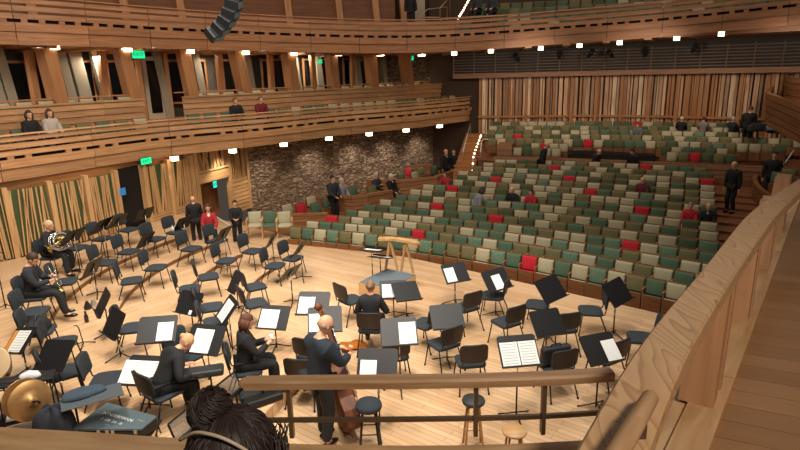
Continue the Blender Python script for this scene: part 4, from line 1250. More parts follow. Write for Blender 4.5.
pk = lump('backpack', 'navy black soft backpack left of the stencilled case', 'backpack', bp_, (.46, .42, .42), .2, plain('#20242d', .9), 5, 'bag_body', floor_z(bp_.x, bp_.y)+.25)
mb = MB(); mb.tube([(-.2, -.1, .2), (-.24, -.16, .28), (-.2, -.2, .12)], .012, 6); part(mb, 'strap', BLACKM, pk)
table('side_table', 'low dark table holding the backpack', bp_, .6, .4, .25, .2, BLACKM, z=floor_z(bp_.x, bp_.y))
pp = atz(22, 426, .45); o = thing('paper', 'loose white paper below the cymbals at the ledge', 'paper', (pp.x, pp.y, .62), .5)
mb = MB(); mb.box((0, 0, 0), (.3, .24, .003)); part(mb, 'sheet', PAPER, o)
table('paper_table', 'black low table under the loose white paper', pp, .5, .34, .615, .5, BLACKM, z=0)
# clash cymbals on a padded rack
CYM = plain('#b28a58', .42, .6, .2); 
cyp = on_floor(28, 398, .75); czf = floor_z(cyp.x, cyp.y)
cy = thing('cymbal_pair', 'pair of large bronze clash cymbals held face to face on a stand', 'cymbals', (cyp.x, cyp.y, czf+.72), 0)
ax_c = (Vector((0, 0, CH))-Vector((cyp.x, cyp.y, .75))).normalized()
ax_c = (Matrix.Rotation(math.radians(-6), 3, 'Z') @ Vector((ax_c.x+1.0, ax_c.y-.1, ax_c.z-.22))).normalized()
Q = ax_c.to_track_quat('Z', 'Y').to_matrix()
for s, off in ((1, .05), (-1, -.13)):
    mb = MB(); pr = [(.0, .07), (.03, .068), (.055, .05), (.07, .03), (.15, .02), (.255, 0), (.257, -.002), (.25, -.003), (.15, .016), (.06, .028), (0, .06)]
    mb.lathe([(r*1.0, z*s) for r, z in pr], 40, (0, 0, off*1.0)); 
    part(mb, 'cymbal', CYM, cy, rot=Q.to_euler())
mb = MB(); mb.tube([(0, 0, .12), (.03, 0, .16), (.06, -.03, .15), (.07, -.06, .11)], .012, 8); part(mb, 'strap', BLACKM, cy, rot=Q.to_euler())
st = thing('cymbal_stand', 'black cradle stand under the clash cymbals', 'stand', (cyp.x, cyp.y, czf))
mb = MB(); mb.tube([(0, 0, .02), (0, 0, .42)], .014, 8); mb.tube([(-.14, 0, .55), (-.1, 0, .44), (.1, 0, .44), (.14, 0, .55)], .012, 8); part(mb, 'cradle', LEGK, st)
for a in (30, 150, 270):
    c, s = math.cos(math.radians(a)), math.sin(math.radians(a)); mb = MB(); mb.tube([(0, 0, .2), (c*.3, s*.3, .01)], .011, 6); part(mb, 'leg', LEGK, st)
# drum at the picture edge
dp = on_floor(-14, 368, .7); dz = floor_z(dp.x, dp.y)
dr = thing('drum', 'brown drum with black hoop hardware cut by the left picture edge', 'drum', (dp.x, dp.y, dz+.7))
Rm = Matrix.Rotation(math.radians(25), 3, 'Y') @ Matrix.Rotation(math.radians(35), 3, 'X')
mb = MB(); mb.lathe([(.0, -.1), (.3, -.1), (.3, .1), (0, .1)], 32, R=Rm, smooth=False); part(mb, 'shell', plain('#6a4a2c', .4), dr)
mb = MB(); mb.lathe([(0, .1), (.295, .1), (.295, .106), (0, .106)], 32, R=Rm, smooth=False); part(mb, 'drumhead', plain('#4a3c2a', .6), dr)
mb = MB(); mb.lathe([(.295, .07), (.315, .07), (.315, .112), (.295, .112)], 32, R=Rm); part(mb, 'hoop', plain('#7a6648', .35, .6), dr)
for k in range(6):
    a = k*PI/3; mb = MB(); p = Rm @ Vector((.32*math.cos(a), .32*math.sin(a), .06)); mb.ball(p, .025, 8, 6); part(mb, 'tension_lug', LEGK, dr)
mb = MB()
for a in (0, 120, 240): mb.tube([(.1*math.cos(math.radians(a)), .1*math.sin(math.radians(a)), -.1), (.3*math.cos(math.radians(a)), .3*math.sin(math.radians(a)), -.7)], .014, 6)
part(mb, 'stand_legs', LEGK, dr)
# trap table with white towel and sticks
tt = on_floor(22, 379, .8); tzz = floor_z(tt.x, tt.y)
table('trap_table', 'narrow black trap table between drum and cymbals', tt, .75, .28, .8, .35, BLACKM, z=tzz)
lump('towel', 'crumpled white towel on the trap table behind the cymbals', 'towel', on_floor(30, 374, .84), (.24, .16, .07), .3, plain('#c9ccd2', .9), 9, 'cloth', tzz+.802)
for k, (x, y) in enumerate(((6, 381), (8, 385), (10, 388))):
    p = on_floor(x, y, .83); o = thing('mallet', ['upper', 'middle', 'lower'][k]+' dark mallet lying on the trap table', 'mallet', (p.x, p.y, tzz+.815), .35, 'mallets on the trap table')
    mb = MB(); mb.tube([(-.17, 0, 0), (.14, 0, 0)], .008, 6); part(mb, 'shaft', plain('#2a2f3a', .6), o)
    mb = MB(); mb.ball((.15, 0, .006), .018, 8, 6); part(mb, 'head', BLACKM, o)
# bag on the far-left chair
pos, d, _ = C['bag']
bg = lump('instrument_bag', 'black instrument bag lying on the far left chair', 'bag', pos-d*.02, (.5, .36, .2), face_rz(d), plain('#16191e', .8), 12, 'bag_body', pos.z+.48)
mb = MB(); mb.tube([(-.1, 0, .19), (-.05, 0, .24), (.05, 0, .24), (.1, 0, .19)], .012, 6); part(mb, 'handle', plain('#3a3f46', .7), bg)
# case on the chair over the front rail
pos, d, _ = C['ah']
o = thing('violin_case', 'black instrument case standing on a chair over the front rail', 'case', (pos.x, pos.y, pos.z+.485), face_rz(d))
mb = MB(); mb.box((0, .0, .16), (.5, .13, .3)); part(mb, 'case_body', plain('#1d2227', .6), o, bevel=.04, seg=3)
mb = MB(); mb.tube([(-.09, 0, .31), (-.07, 0, .345), (.07, 0, .345), (.09, 0, .31)], .011, 6); part(mb, 'handle', BLACKM, o)
# open case on the floor below the brown haired woman
p = on_floor(262, 397, .1); oc = thing('flute_case', 'long open black case lying on the floor left of the bassist', 'case', (p.x, p.y, floor_z(p.x, p.y)), .55)
mb = MB(); mb.box((0, 0, .06), (.6, .22, .12)); part(mb, 'case_body', BLACKM, oc, bevel=.03)
mb = MB(); mb.box((0, .16, .15), (.6, .05, .2), Matrix.Rotation(-.5, 3, 'X')); part(mb, 'case_lid', plain('#2b2d30', .5), oc, bevel=.02)
# white bottle on chair, blond's case box
pos, d, _ = C['bottle']
o = thing('bottle', 'small white bottle lying on the chair near the rear door', 'bottle', (pos.x-.05, pos.y-.08, pos.z+.485))
mb = MB(); mb.lathe([(0, 0), (.04, 0), (.042, .1), (.02, .14), (.018, .16), (0, .16)], 14); part(mb, 'body', plain('#e8ecf2', .3), o)
mb = MB(); mb.lathe([(.02, .16), (.02, .185), (0, .185)], 10); part(mb, 'cap', plain('#7f95c8', .4), o)
# mutes and a folded floor stand near the trumpet player
for k, (x, y) in enumerate(((88, 309), (94, 307))):
    p = on_floor(x, y, 0); o = thing('trumpet_mute', ['black and silver trumpet mute standing on the floor, left one', 'black and silver trumpet mute standing on the floor, right one'][k], 'mute', p, group='mutes on the riser')
    mb = MB(); mb.lathe([(0, 0), (.07, 0), (.075, .05), (.03, .16), (.03, .18), (0, .18)], 14); part(mb, 'cone', plain('#c4c4c0', .3, .7) if k else plain('#22211f', .4), o)
    mb = MB(); mb.lathe([(0, -.001), (.05, -.001), (.05, .002), (0, .002)], 12); part(mb, 'base_cap', BLACKM, o)
p = on_floor(84, 346, 0); o = thing('instrument_peg', 'small black folding instrument stand alone on the riser floor', 'stand', p, .4)
mb = MB(); mb.tube([(0, 0, .03), (-.03, .0, .36), (-.06, 0, .42), (-.1, 0, .42)], .01, 6); part(mb, 'peg', LEGK, o)
for a in (20, 140, 260):
    c, s = math.cos(math.radians(a)), math.sin(math.radians(a)); mb = MB(); mb.tube([(0, 0, .08), (c*.2, s*.2, .01)], .01, 6); part(mb, 'leg', LEGK, o)
p = on_floor(87, 322, 0); o = thing('water_bottle', 'small dark bottle standing on the floor behind the little stand', 'bottle', p)
mb = MB(); mb.lathe([(0, 0), (.04, 0), (.04, .13), (.02, .17), (.02, .2), (0, .2)], 12); part(mb, 'body', plain('#262220', .3), o); mb = MB(); mb.lathe([(.022, .2), (.022, .23), (0, .23)], 10); part(mb, 'cap', BLACKM, o)
# mic stand at the left picture edge
p = on_floor(6, 309, 0); o = thing('microphone_stand', 'thin black boom stand at the left picture edge', 'stand', p)
mb = MB(); mb.tube([(0, 0, .03), (0, 0, 1.3)], .012, 8); part(mb, 'pole', LEGK, o)
for a in (0, 120, 240):
    c, s = math.cos(math.radians(a)), math.sin(math.radians(a)); mb = MB(); mb.tube([(0, 0, .1), (c*.32, s*.32, .01)], .01, 6); part(mb, 'leg', LEGK, o)
mb = MB(); mb.tube([(-.3, 0, 1.45), (.2, 0, 1.2)], .009, 6); part(mb, 'boom', LEGK, o)
# acrylic sound shield leaning in front of the blond violinist
q = [atz(176, 440, .55), atz(240, 373, .75)]
m, nt, b = base_mat('smoked_acrylic'); b.inputs['Base Color'].default_value = lin('#6d6a66'); b.inputs['Roughness'].default_value = .08; b.inputs['Alpha'].default_value = .42
sh = thing('sound_shield', 'leaning smoked acrylic sound shield with black frame in lower left front', 'screen', (q[0].x, q[0].y, 0))
a_, b_ = Vector((0, 0, .5)), q[1]-q[0]; b_.z = .5
upv = Vector((-.1, .06, .24))
mb = MB(); n_ = b_.cross(upv).normalized()*.006
P = [a_, b_, b_+upv, a_+upv]; mb.hexa([p-n_ for p in P]+[p+n_ for p in P]); part(mb, 'panel', m, sh)
mb = MB(); 
for i in range(4): mb.bar(P[i], P[(i+1) % 4], .05 if i == 0 else .02, .05 if i == 0 else .02)
part(mb, 'frame', plain('#17181a', .3), sh)
for t in (.1, .9):
    mb = MB(); c = a_.lerp(b_, t); mb.tube([c, (c.x, c.y, .0)], .015, 6); mb.tube([(c.x-.15, c.y-.15, .02), (c.x+.15, c.y+.15, .02)], .015, 6); part(mb, 'foot', LEGK, sh)
# ================================================================= PEOPLE
SKIN = plain('#d6a283', .55, 0, .04); SKIN2 = plain('#c98f70', .55, 0, .04)
def skin_mesh(verts, edges, rad, sub=1, voxel=0, extra=None):
    me = bpy.data.meshes.new('t'); me.from_pydata(verts, edges, [])
    o = bpy.data.objects.new('t', me); COL.objects.link(o)
    md = o.modifiers.new('s', 'SKIN'); md.use_smooth_shade = True
    sv = me.skin_vertices[0].data
    for i, r in enumerate(rad): sv[i].radius = r if isinstance(r, tuple) else (r, r); sv[i].use_root = (i == 0)
    if sub: ms = o.modifiers.new('u', 'SUBSURF'); ms.levels = sub; ms.render_levels = sub
    dg = bpy.context.evaluated_depsgraph_get(); m2 = bpy.data.meshes.new_from_object(o.evaluated_get(dg))
    bpy.data.objects.remove(o); bpy.data.meshes.remove(me)
    if extra or voxel:
        bm = bmesh.new(); bm.from_mesh(m2); bpy.data.meshes.remove(m2)
        if extra:
            t = extra.mesh('t', []); bm.from_mesh(t); bpy.data.meshes.remove(t)
        m2 = bpy.data.meshes.new('body'); bm.to_mesh(m2); bm.free()
        if voxel:
            o = bpy.data.objects.new('t', m2); COL.objects.link(o)
            mr = o.modifiers.new('r', 'REMESH'); mr.mode = 'VOXEL'; mr.voxel_size = voxel; mr.use_smooth_shade = True
            sm = o.modifiers.new('sm', 'SMOOTH'); sm.factor = .4; sm.iterations = 2
            dg = bpy.context.evaluated_depsgraph_get(); m3 = bpy.data.meshes.new_from_object(o.evaluated_get(dg))
            bpy.data.objects.remove(o); bpy.data.meshes.remove(m2); m2 = m3
    m2.polygons.foreach_set('use_smooth', [True]*len(m2.polygons))
    return m2
def ik(s, t, l1, l2, hint):
    s, t, hint = Vector(s), Vector(t), Vector(hint); d = t-s; L = d.length
    if L > (l1+l2)*.995: t = s+d*((l1+l2)*.995/L); d = t-s; L = d.length
    u = d/L; a = (l1*l1-l2*l2+L*L)/(2*L); h = math.sqrt(max(0, l1*l1-a*a))
    n = (hint-u*hint.dot(u)); n = n.normalized() if n.length > 1e-4 else Vector((0, 0, -1))
    return s+u*a+n*h, t
def person(label, loc, d, sit=None, lean=0, side=0, h=1.74, top='#17181c', legs='#15161a', hair=('short', '#4a3524'), hands=None, feet=None,
           head=(0, 0), big=False, name='person', group=None, skin=None, shirt=None, sleeves=True, female=False, glasses=False, knees=None, hints=None):
    """local +Y is the way the body faces; sit = seat height"""
    s = h/1.74; o = thing(name, label, 'person', loc, face_rz(d), group)
    u = Matrix.Rotation(math.radians(-lean), 3, 'X') @ Matrix.Rotation(math.radians(side), 3, 'Y') @ Vector((0, 0, 1))
    fw = Vector((0, 1, 0)); fw = (fw-u*fw.dot(u)).normalized(); rt = fw.cross(u)
    pel = Vector((0, -.02, (sit+.09) if sit else .94*s))
    ch = pel+u*.28*s; up = pel+u*.47*s; nk = pel+u*.555*s; 
    hp, hy = math.radians(head[0]), math.radians(head[1])
    HR = Matrix([[rt.x, fw.x, u.x], [rt.y, fw.y, u.y], [rt.z, fw.z, u.z]]) @ Matrix.Rotation(-hy, 3, 'Z') @ Matrix.Rotation(-hp, 3, 'X')
    hc = nk+HR @ Vector((0, .025, .135*s))
    sw = (.165 if female else .19)*s; sh = [up+rt*x*sw-u*.03 for x in (-1, 1)]
    hip = [pel+Vector((x*.09*s, 0, -.03)) for x in (-1, 1)]
    if sit:
        kn = knees or [(x*.13, .42*s, sit+.05) for x in (-1, 1)]
        ft = feet or [(x*.13, .40*s, .07) for x in (-1, 1)]
    else:
        ft = feet or [(x*.1, .0, .07) for x in (-1, 1)]
        kn = [ik(hip[i], ft[i], .43*s, .43*s, (0, 1, 0))[0] for i in (0, 1)]
    kn = [Vector(k) for k in kn]; ft = [Vector(f) for f in ft]
    hd = hands or ([(-.13, .3, sit+.16), (.13, .3, sit+.16)] if sit else [(-.26*s, .06, .80*s), (.26*s, .06, .80*s)])
    hints = hints or [(-.5, -.4, -.6), (.5, -.4, -.6)]
    arms = []
    for i in (0, 1):
        el, wr = ik(sh[i], hd[i], .29*s, .26*s, hints[i]); arms.append((el, wr))
    # ---- body: one continuous surface
    V = [tuple(pel), tuple(ch), tuple(up-u*.02), tuple(nk), tuple(nk+HR @ Vector((0, .012, .07)))]
    E = [(0, 1), (1, 2), (2, 3), (3, 4)]; Rr = [(.14*s, .1*s), (.125*s, .09*s), (.13*s, .085*s), .054*s, .056*s]
    def add(p, r, a): V.append(tuple(p)); Rr.append(r); E.append((a, len(V)-1)); return len(V)-1
    for i in (0, 1):
        x = -1 if i == 0 else 1
        a = add(sh[i], .058*s, 2); a = add(arms[i][0], .043*s, a); wi = add(arms[i][1], .028*s, a)
        fd = (arms[i][1]-arms[i][0]).normalized()
        if big:
            side_ = fd.cross(Vector((0, 0, 1))); side_ = side_.normalized() if side_.length > .1 else Vector((1, 0, 0)); nn_ = side_.cross(fd)
            pm = add(arms[i][1]+fd*.07, (.036, .02), wi)
            for q, (off, ln) in enumerate(((-.03, .062), (-.01, .075), (.011, .07), (.03, .055))):
                b1 = arms[i][1]+fd*.1+side_*off; t_ = add(b1, .0095, pm); t_ = add(b1+fd*ln*.5-nn_*.012, .009, t_); add(b1+fd*ln*.75-nn_*.04, .0075, t_)
            tb = add(arms[i][1]+fd*.045-side_*.042*x-nn_*.01, .0115, wi); add(arms[i][1]+fd*.085-side_*.055*x-nn_*.03, .0095, tb)
        else:
            pm = add(arms[i][1]+fd*.07, (.036, .022), wi); add(arms[i][1]+fd*.13, (.03, .016), pm)
        a = add(hip[i], .088*s, 0); a = add(kn[i], .058*s, a); a = add(ft[i], .04*s, a); add(ft[i]+Vector((0, .14, -.03)), .032, a)
    # head: skull, jaw, nose, ears, lips
    hm = MB(); fm = lambda x, y, z: hc+HR @ Vector((x*s, y*s, z*s))
    hm.ball(hc+HR @ Vector((0, -.008, .025))*s, (.082*s, .103*s, .104*s), 18, 14, HR)
    hm.ball(fm(0, .022, -.045), (.058*s, .072*s, .072*s), 14, 10, HR)
    hm.ball(fm(0, .1, -.012), (.013*s, .022*s, .026*s), 8, 6, HR); hm.ball(fm(0, .088, -.062), (.024*s, .012*s, .010*s), 8, 6, HR)
    hm.ball(fm(0, .082, -.1), (.022*s, .02*s, .018*s), 8, 6, HR)
    for x in (-1, 1): hm.ball(fm(x*.078, -.005, -.01), (.011*s, .022*s, .033*s), 8, 6, HR)
    me = skin_mesh(V, E, Rr, 1, .011 if big else .02, hm); me.materials.clear(); me.materials.append(skin or SKIN)
    b = bpy.data.objects.new('body', me); COL.objects.link(b); b.parent = o; KIDS.setdefault(o.name, []).append(b)
    for x in (-1, 1):
        m = MB(); m.ball(fm(x*.031, .083, .01), .011*s, 8, 6); part(m, 'eye', plain('#2a2320', .3), o)
    # ---- clothes
    K = .014
    V = [tuple(pel-u*.06+Vector((0, 0, -.08 if not sit else 0))), tuple(ch), tuple(up-u*.02), tuple(up+u*.105)]; E = [(0, 1), (1, 2), (2, 3)]
    Rr = [(.185*s, .15*s), (.18*s, .14*s), (.205*s, .155*s), (.122*s, .118*s)]
    for i in (0, 1):
        a = add(sh[i], .098*s, 2)
        if sleeves: a = add(arms[i][0], .07*s, a); add(arms[i][1]-(arms[i][1]-arms[i][0]).normalized()*.015, .05*s, a)
        else: add(sh[i].lerp(arms[i][0], .5), .06*s, a)
    me = skin_mesh(V, E, Rr, 2 if big else 1); me.materials.clear(); me.materials.append(plain(top, .85))
    q = bpy.data.objects.new('jacket', me); COL.objects.link(q); q.parent = o
    V = [tuple(pel)]; E = []; Rr = [(.165*s, .135*s)]
    for i in (0, 1):
        a = add(hip[i], .118*s, 0); a = add(kn[i], .086*s, a); add(ft[i]+Vector((0, 0, .0)), .068*s, a)
    me = skin_mesh(V, E, Rr, 2 if big else 1); me.materials.clear(); me.materials.append(plain(legs, .85))
    q = bpy.data.objects.new('trousers', me); COL.objects.link(q); q.parent = o
    for i in (0, 1):
        m = MB(); m.ball(ft[i]+Vector((0, .07, -.03)), (.046, .135, .042), 12, 8); part(m, 'shoe', plain('#0f0f10', .3), o)
    if shirt:
        m = MB(); c = up+fw*.092*s-u*.04; m.ball(c, (.045, .02, .1), 10, 8, HR if False else None); part(m, 'shirt_front', plain(shirt, .8), o)
    # ---- hair
    kind, hcol = hair
    if kind != 'bald':
        m = MB(); n, mm = 22, 12; hs = hm
        for i in range(mm+1):
            t = PI*.62*i/mm
            for j in range(n):
                a = 2*PI*j/n
                rx, ry, rz_ = .087*s, .107*s, .112*s
                x, y, z = rx*math.sin(t)*math.sin(a), ry*math.sin(t)*math.cos(a)-.016*s, rz_*math.cos(t)+.03*s
                lim = .055*s if math.cos(a) > .45 else (-.02*s if math.cos(a) > -.1 else -.06*s)
                z = max(z, lim)
                w = 1+.04*math.sin(9*a+3*t)
                m.v.append(tuple(hc+HR @ Vector((x*w, y*w, z))))
        for i in range(mm):
            for j in range(n): m.face((i*n+j, i*n+(j+1) % n, (i+1)*n+(j+1) % n, (i+1)*n+j), 0, None, True)
        if kind in ('long', 'bob'):
            L = .26 if kind == 'long' else .16
            for x, y in ((-.06, -.04), (.06, -.04), (0, -.075), (-.035, -.07), (.035, -.07), (-.078, .0), (.078, .0)):
                m.tube([fm(x, y, .05), fm(x*1.15, y*1.1-.01, -.05), fm(x*1.05, y-.01, .03-L)], [.04*s, .04*s, .02*s], 8)
        if kind == 'bun':
            m.ball(fm(0, -.105, .035), (.048*s, .045*s, .045*s), 12, 8)
        part(m, 'hair', plain(hcol, .7, 0, .3), o)
    else:
        m = MB()
        for x in (-1, 1): m.ball(fm(x*.068, -.04, -.005), (.018*s, .05*s, .035*s), 8, 6, HR)
        part(m, 'hair', plain(hcol, .8, 0, .2), o)
    if glasses:
        m = MB()
        for x in (-1, 1):
            m.tube([fm(x*.033+.021*math.cos(a), .098, .01+.018*math.sin(a)) for a in [k*PI/5 for k in range(10)]], .0025, 5, closed=True)
            m.tube([fm(x*.054, .096, .012), fm(x*.084, .0, .012)], .0025, 5)
        part(m, 'glasses', BLACKM, o)
    global LASTHC; LASTHC = Matrix.Translation(Vector(loc)) @ Matrix.Rotation(face_rz(d), 4, 'Z') @ hc
    return o, (lambda v: Matrix.Translation(Vector(loc)) @ Matrix.Rotation(face_rz(d), 4, 'Z') @ Vector(v))
def on_chair(key): return C[key][0], C[key][1]

# ---- players
p, d = on_chair('horn')
o, L = person('woman in black seated by the slatted wall holding a french horn', p, d, sit=.47, lean=6, top='#1b2027', legs='#16191d', hair=('bun', '#cdb58d'), female=True, h=1.68, big=True,
     hands=((-.08, .40, .80), (.13, .30, .74)), feet=[(-.16, .34, .07), (.2, .46, .07)])
hn = thing('french_horn', 'brass and silver french horn with coiled tubing held by the seated woman', 'french horn', L((0.12, .36, .88)), face_rz((-.47, .88)))
GOLD = plain('#d9bd78', .25, .9, .15); SILV = plain('#d8d6cf', .22, .9, .1)
rh = random.Random(4)
mb = MB()
for k in range(5):
    R = .24-.03*k; T = Matrix.Rotation(math.radians(75+rh.uniform(-6, 6)), 3, 'X') @ Matrix.Rotation(math.radians(25), 3, 'Y')
    c = Vector((rh.uniform(-.02, .02), -.03+.015*k, rh.uniform(-.02, .02)))
    mb.tube([c+T @ Vector((R*math.cos(a), R*.88*math.sin(a), 0)) for a in [2*PI*i/28 for i in range(28)]], .0135, 8, closed=True)
part(mb, 'coils', SILV, hn)
mb = MB()
for i in range(4): mb.tube([(-.05+.035*i, .0, -.06), (-.04+.035*i, .0, .09)], .014, 8)
mb.tube([(-.12, .0, .02), (-.05, .02, .08), (.1, .02, .06), (.14, .0, -.05)], .01, 8); part(mb, 'valves', GOLD, hn)
mb = MB(); T = Vector((-.28, -.1, -.16)); dv = T.normalized(); Q = dv.to_track_quat('Z', 'Y').to_matrix()
mb.lathe([(.012, -.02), (.018, .1), (.035, .2), (.075, .28), (.145, .33), (.147, .333), (.07, .285), (.03, .2), (.01, .1)], 24, R=Q); part(mb, 'bell', GOLD, hn)
mb = MB(); mb.tube([(.02, -.02, .15), (-.02, -.14, .28), (-.03, -.22, .33)], [.008, .006, .012], 8); part(mb, 'leadpipe', SILV, hn)

p, d = on_chair('trumpet')
o, L = person('bearded man in dark suit seated holding a silver trumpet across his lap', p, d, sit=.47, lean=2, top='#23282f', legs='#1b1e22', hair=('short', '#3b271b'), big=True, shirt='#39434c',
     hands=((-.03, .34, .84), (.08, .36, .78)), feet=[(-.1, .44, .07), (.16, .56, .07)], knees=[(-.14, .42, .53), (.13, .46, .54)], head=(28, 4))
m = MB(); 
tp_ = thing('trumpet', 'silver trumpet held upright on the knee of the bearded man', 'trumpet', L((.05, .42, .80)), face_rz(d))
tp_.rotation_euler = (math.radians(12), math.radians(8), face_rz(d))
mb = MB(); mb.tube([(0, .0, .25), (0, 0, -.12), (0, .01, -.16), (0, .05, -.17), (0, .08, -.12), (0, .08, .1), (0, .06, .15), (0, .03, .14), (0, .025, .1)], .008, 8); part(mb, 'tubing', SILV, tp_)
mb = MB(); mb.lathe([(.008, 0), (.012, -.1), (.022, -.16), (.062, -.23), (.064, -.233), (.02, -.165), (.005, -.1)], 20, (0, 0, -.06)); part(mb, 'bell', GOLD, tp_)
for k in range(3):
    mb = MB(); mb.tube([(-.05, .045, -.03+.035*k), (.05, .045, -.03+.035*k)], .012, 8); mb.tube([(.05, .045, -.03+.035*k), (.07, .045, -.03+.035*k)], .004, 6); part(mb, 'valve', SILV, tp_)
mb = MB(); mb.lathe([(.006, .0), (.012, .04), (.013, .045), (.0, .045)], 10, (0, 0, .24)); part(mb, 'mouthpiece', SILV, tp_)

p, d = on_chair('bun')
o, L = person('woman in black with hair in a bun seated facing the podium', p+d*.02, d, sit=.47, lean=4, top='#1a1d21', legs='#14161a', hair=('bun', '#7a5f44'), female=True, h=1.66, big=True,
     hands=((-.22, .26, .62), (.24, .30, .66)), feet=[(-.16, .42, .07), (.16, .42, .07)])
p, d = on_chair('brown')
o, L = person('woman in black with brown bobbed hair seated sideways holding a white cup', p, (.93, .36), sit=.47, lean=3, top='#17191d', legs='#15161a', hair=('bob', '#5a3522'), female=True, h=1.68, big=True,
     hands=((-.02, .34, .86), (.08, .34, .84)), head=(14, 0))
cu = thing('cup', 'small white paper cup in the hands of the brown haired woman', 'cup', L((.03, .40, .84)))
mb = MB(); mb.lathe([(.025, 0), (.036, .1), (.032, .1), (.022, .004)], 16); part(mb, 'body', PAPER, cu)
mb = MB(); mb.lathe([(.037, .095), (.038, .105), (0, .106)], 16); part(mb, 'lid', PAPER, cu)
p, d = on_chair('blond')
o, L = person('blond violinist in black bent forward on a chair at lower left', p, (.7, .72), sit=.47, lean=34, top='#17191c', legs='#141518', hair=('bun', '#c79f72'), female=True, h=1.68, big=True,
     hands=((-.1, .4, .68), (.24, .34, .66)), head=(25, 15))
cz = thing('violin_case', 'black violin case lying on the lap of the blond violinist', 'case', L((.25, .46, .60)), face_rz(d)+.9)
mb = MB(); mb.box((0, 0, .05), (.62, .24, .1)); part(mb, 'case_body', plain('#24272a', .5), cz, bevel=.03)
mb = MB(); mb.tube([(-.06, -.125, .06), (-.05, -.16, .07), (.05, -.16, .07), (.06, -.125, .06)], .009, 6); part(mb, 'handle', BLACKM, cz)

# ---- the bassist and his double bass
fb = atz(324, 442, 0); bd = Vector((.74, .67, 0)).normalized()
o, L = person('bald man in dark blue suit standing with a double bass', fb, bd, lean=7, side=0, h=1.88, top='#1f2935', legs='#1d1f23', hair=('bald', '#9a8a80'), big=True, glasses=True,
     hands=((-.02, .42, 1.30), (.10, .44, 1.22)), head=(20, 8), feet=[(-.1, .06, .07), (.12, -.04, .07)], hints=[(-.7, -.1, -.7), (.6, -.3, -.9)])
ep = on_floor(353, 437, 0.02); sc = atz(318, 303, 1.78)
bx = thing('double_bass', 'varnished brown double bass leaning against the bald man in the suit', 'double bass', ep)
axis = (sc-ep); BL_ = axis.length; axis.normalize()
fr_ = Vector((.72, .30, 0)); fr_ = (fr_-axis*fr_.dot(axis)).normalized(); rt_ = axis.cross(fr_) * -1
Mb = Matrix((( rt_.x, fr_.x, axis.x), (rt_.y, fr_.y, axis.y), (rt_.z, fr_.z, axis.z)))
bx.rotation_euler = Mb.to_euler()
VARN = wood('varnish', '#7d4522', '#4c2512', 3, 9, .6, .03); EBON = plain('#17120f', .3)
k = BL_/1.85
prof = [(0, .12), (.19, .14), (.29, .2), (.325, .32), (.315, .42), (.26, .5), (.215, .58), (.21, .66), (.235, .74), (.255, .82), (.245, .9), (.19, .98), (.1, 1.06), (.03, 1.12)]
ol = [(x*k, z*k) for x, z in prof]+[(-x*k, z*k) for x, z in reversed(prof) if x > 0]
def arch(sg):
    m = MB(); n = len(ol); rings = [1.0, .93, .75, .5, .25, .04]; cz_ = .6*k
    for r in rings:
        for x, z in ol: m.v.append((x*r, sg*(.095+.035*(1-r**3))*k, cz_+(z-cz_)*r))
    for i in range(len(rings)-1):
        for j in range(n): m.face((i*n+j, i*n+(j+1) % n, (i+1)*n+(j+1) % n, (i+1)*n+j), 0, None, True)
    m.face([(len(rings)-1)*n+j for j in range(n)]); return m
part(arch(1), 'front_plate', VARN, bx); part(arch(-1), 'back_plate', VARN, bx)
mb = MB(); n = len(ol)
mb.v = [(x*.99, -.095*k, z) for x, z in ol]+[(x*.99, .095*k, z) for x, z in ol]
for j in range(n): mb.face((j, (j+1) % n, n+(j+1) % n, n+j), 0, [(j*.1, 0), (j*.1+.1, 0), (j*.1+.1, .19), (j*.1, .19)])
part(mb, 'ribs', VARN, bx)
mb = MB(); mb.hexa([(-.028*k, .03, 1.06*k), (.028*k, .03, 1.06*k), (.028*k, .1, 1.06*k), (-.028*k, .1, 1.06*k), (-.02*k, .02, 1.62*k), (.02*k, .02, 1.62*k), (.02*k, .07, 1.62*k), (-.02*k, .07, 1.62*k)]); part(mb, 'neck', VARN, bx)
mb = MB(); mb.hexa([(-.045*k, .15, .72*k), (.045*k, .15, .72*k), (.045*k, .165, .72*k), (-.045*k, .165, .72*k), (-.022*k, .07, 1.63*k), (.022*k, .07, 1.63*k), (.022*k, .085, 1.63*k), (-.022*k, .085, 1.63*k)]); part(mb, 'fingerboard', EBON, bx)
mb = MB(); mb.hexa([(-.03*k, .0, 1.6*k), (.03*k, .0, 1.6*k), (.03*k, .07, 1.6*k), (-.03*k, .07, 1.6*k), (-.03*k, -.03, 1.76*k), (.03*k, -.03, 1.76*k), (.03*k, .04, 1.76*k), (-.03*k, .04, 1.76*k)])
mb.lathe([(0, -.035*k), (.05*k, -.035*k), (.05*k, .035*k), (0, .035*k)], 20, (0, -.01, 1.8*k), Matrix.Rotation(PI/2, 3, 'Y')); part(mb, 'scroll', VARN, bx)
for i in range(4):
    s_ = 1 if i % 2 else -1; mb = MB(); z = (1.63+.035*i)*k; mb.tube([(s_*.02*k, .02, z), (s_*.09*k, .02, z)], .006, 6); mb.box((s_*.105*k, .02, z), (.03, .012, .035)); part(mb, 'tuning_peg', GOLD, bx)
mb = MB()
for i in range(4): x = (-.03+.02*i)*k; mb.tube([(x, .16*k, .3*k), (x, .2*k, .55*k), (x*.5, .09, 1.63*k)], .002, 4)
part(mb, 'strings', STEEL, bx)
mb = MB(); mb.box((0, .17*k, .55*k), (.12*k, .012, .1*k)); part(mb, 'bridge', W_PALE, bx)
mb = MB(); mb.hexa([(-.02*k, .135*k, .16*k), (.02*k, .135*k, .16*k), (.02*k, .155*k, .16*k), (-.02*k, .155*k, .16*k), (-.04*k, .15*k, .36*k), (.04*k, .15*k, .36*k), (.04*k, .17*k, .36*k), (-.04*k, .17*k, .36*k)]); part(mb, 'tailpiece', EBON, bx)
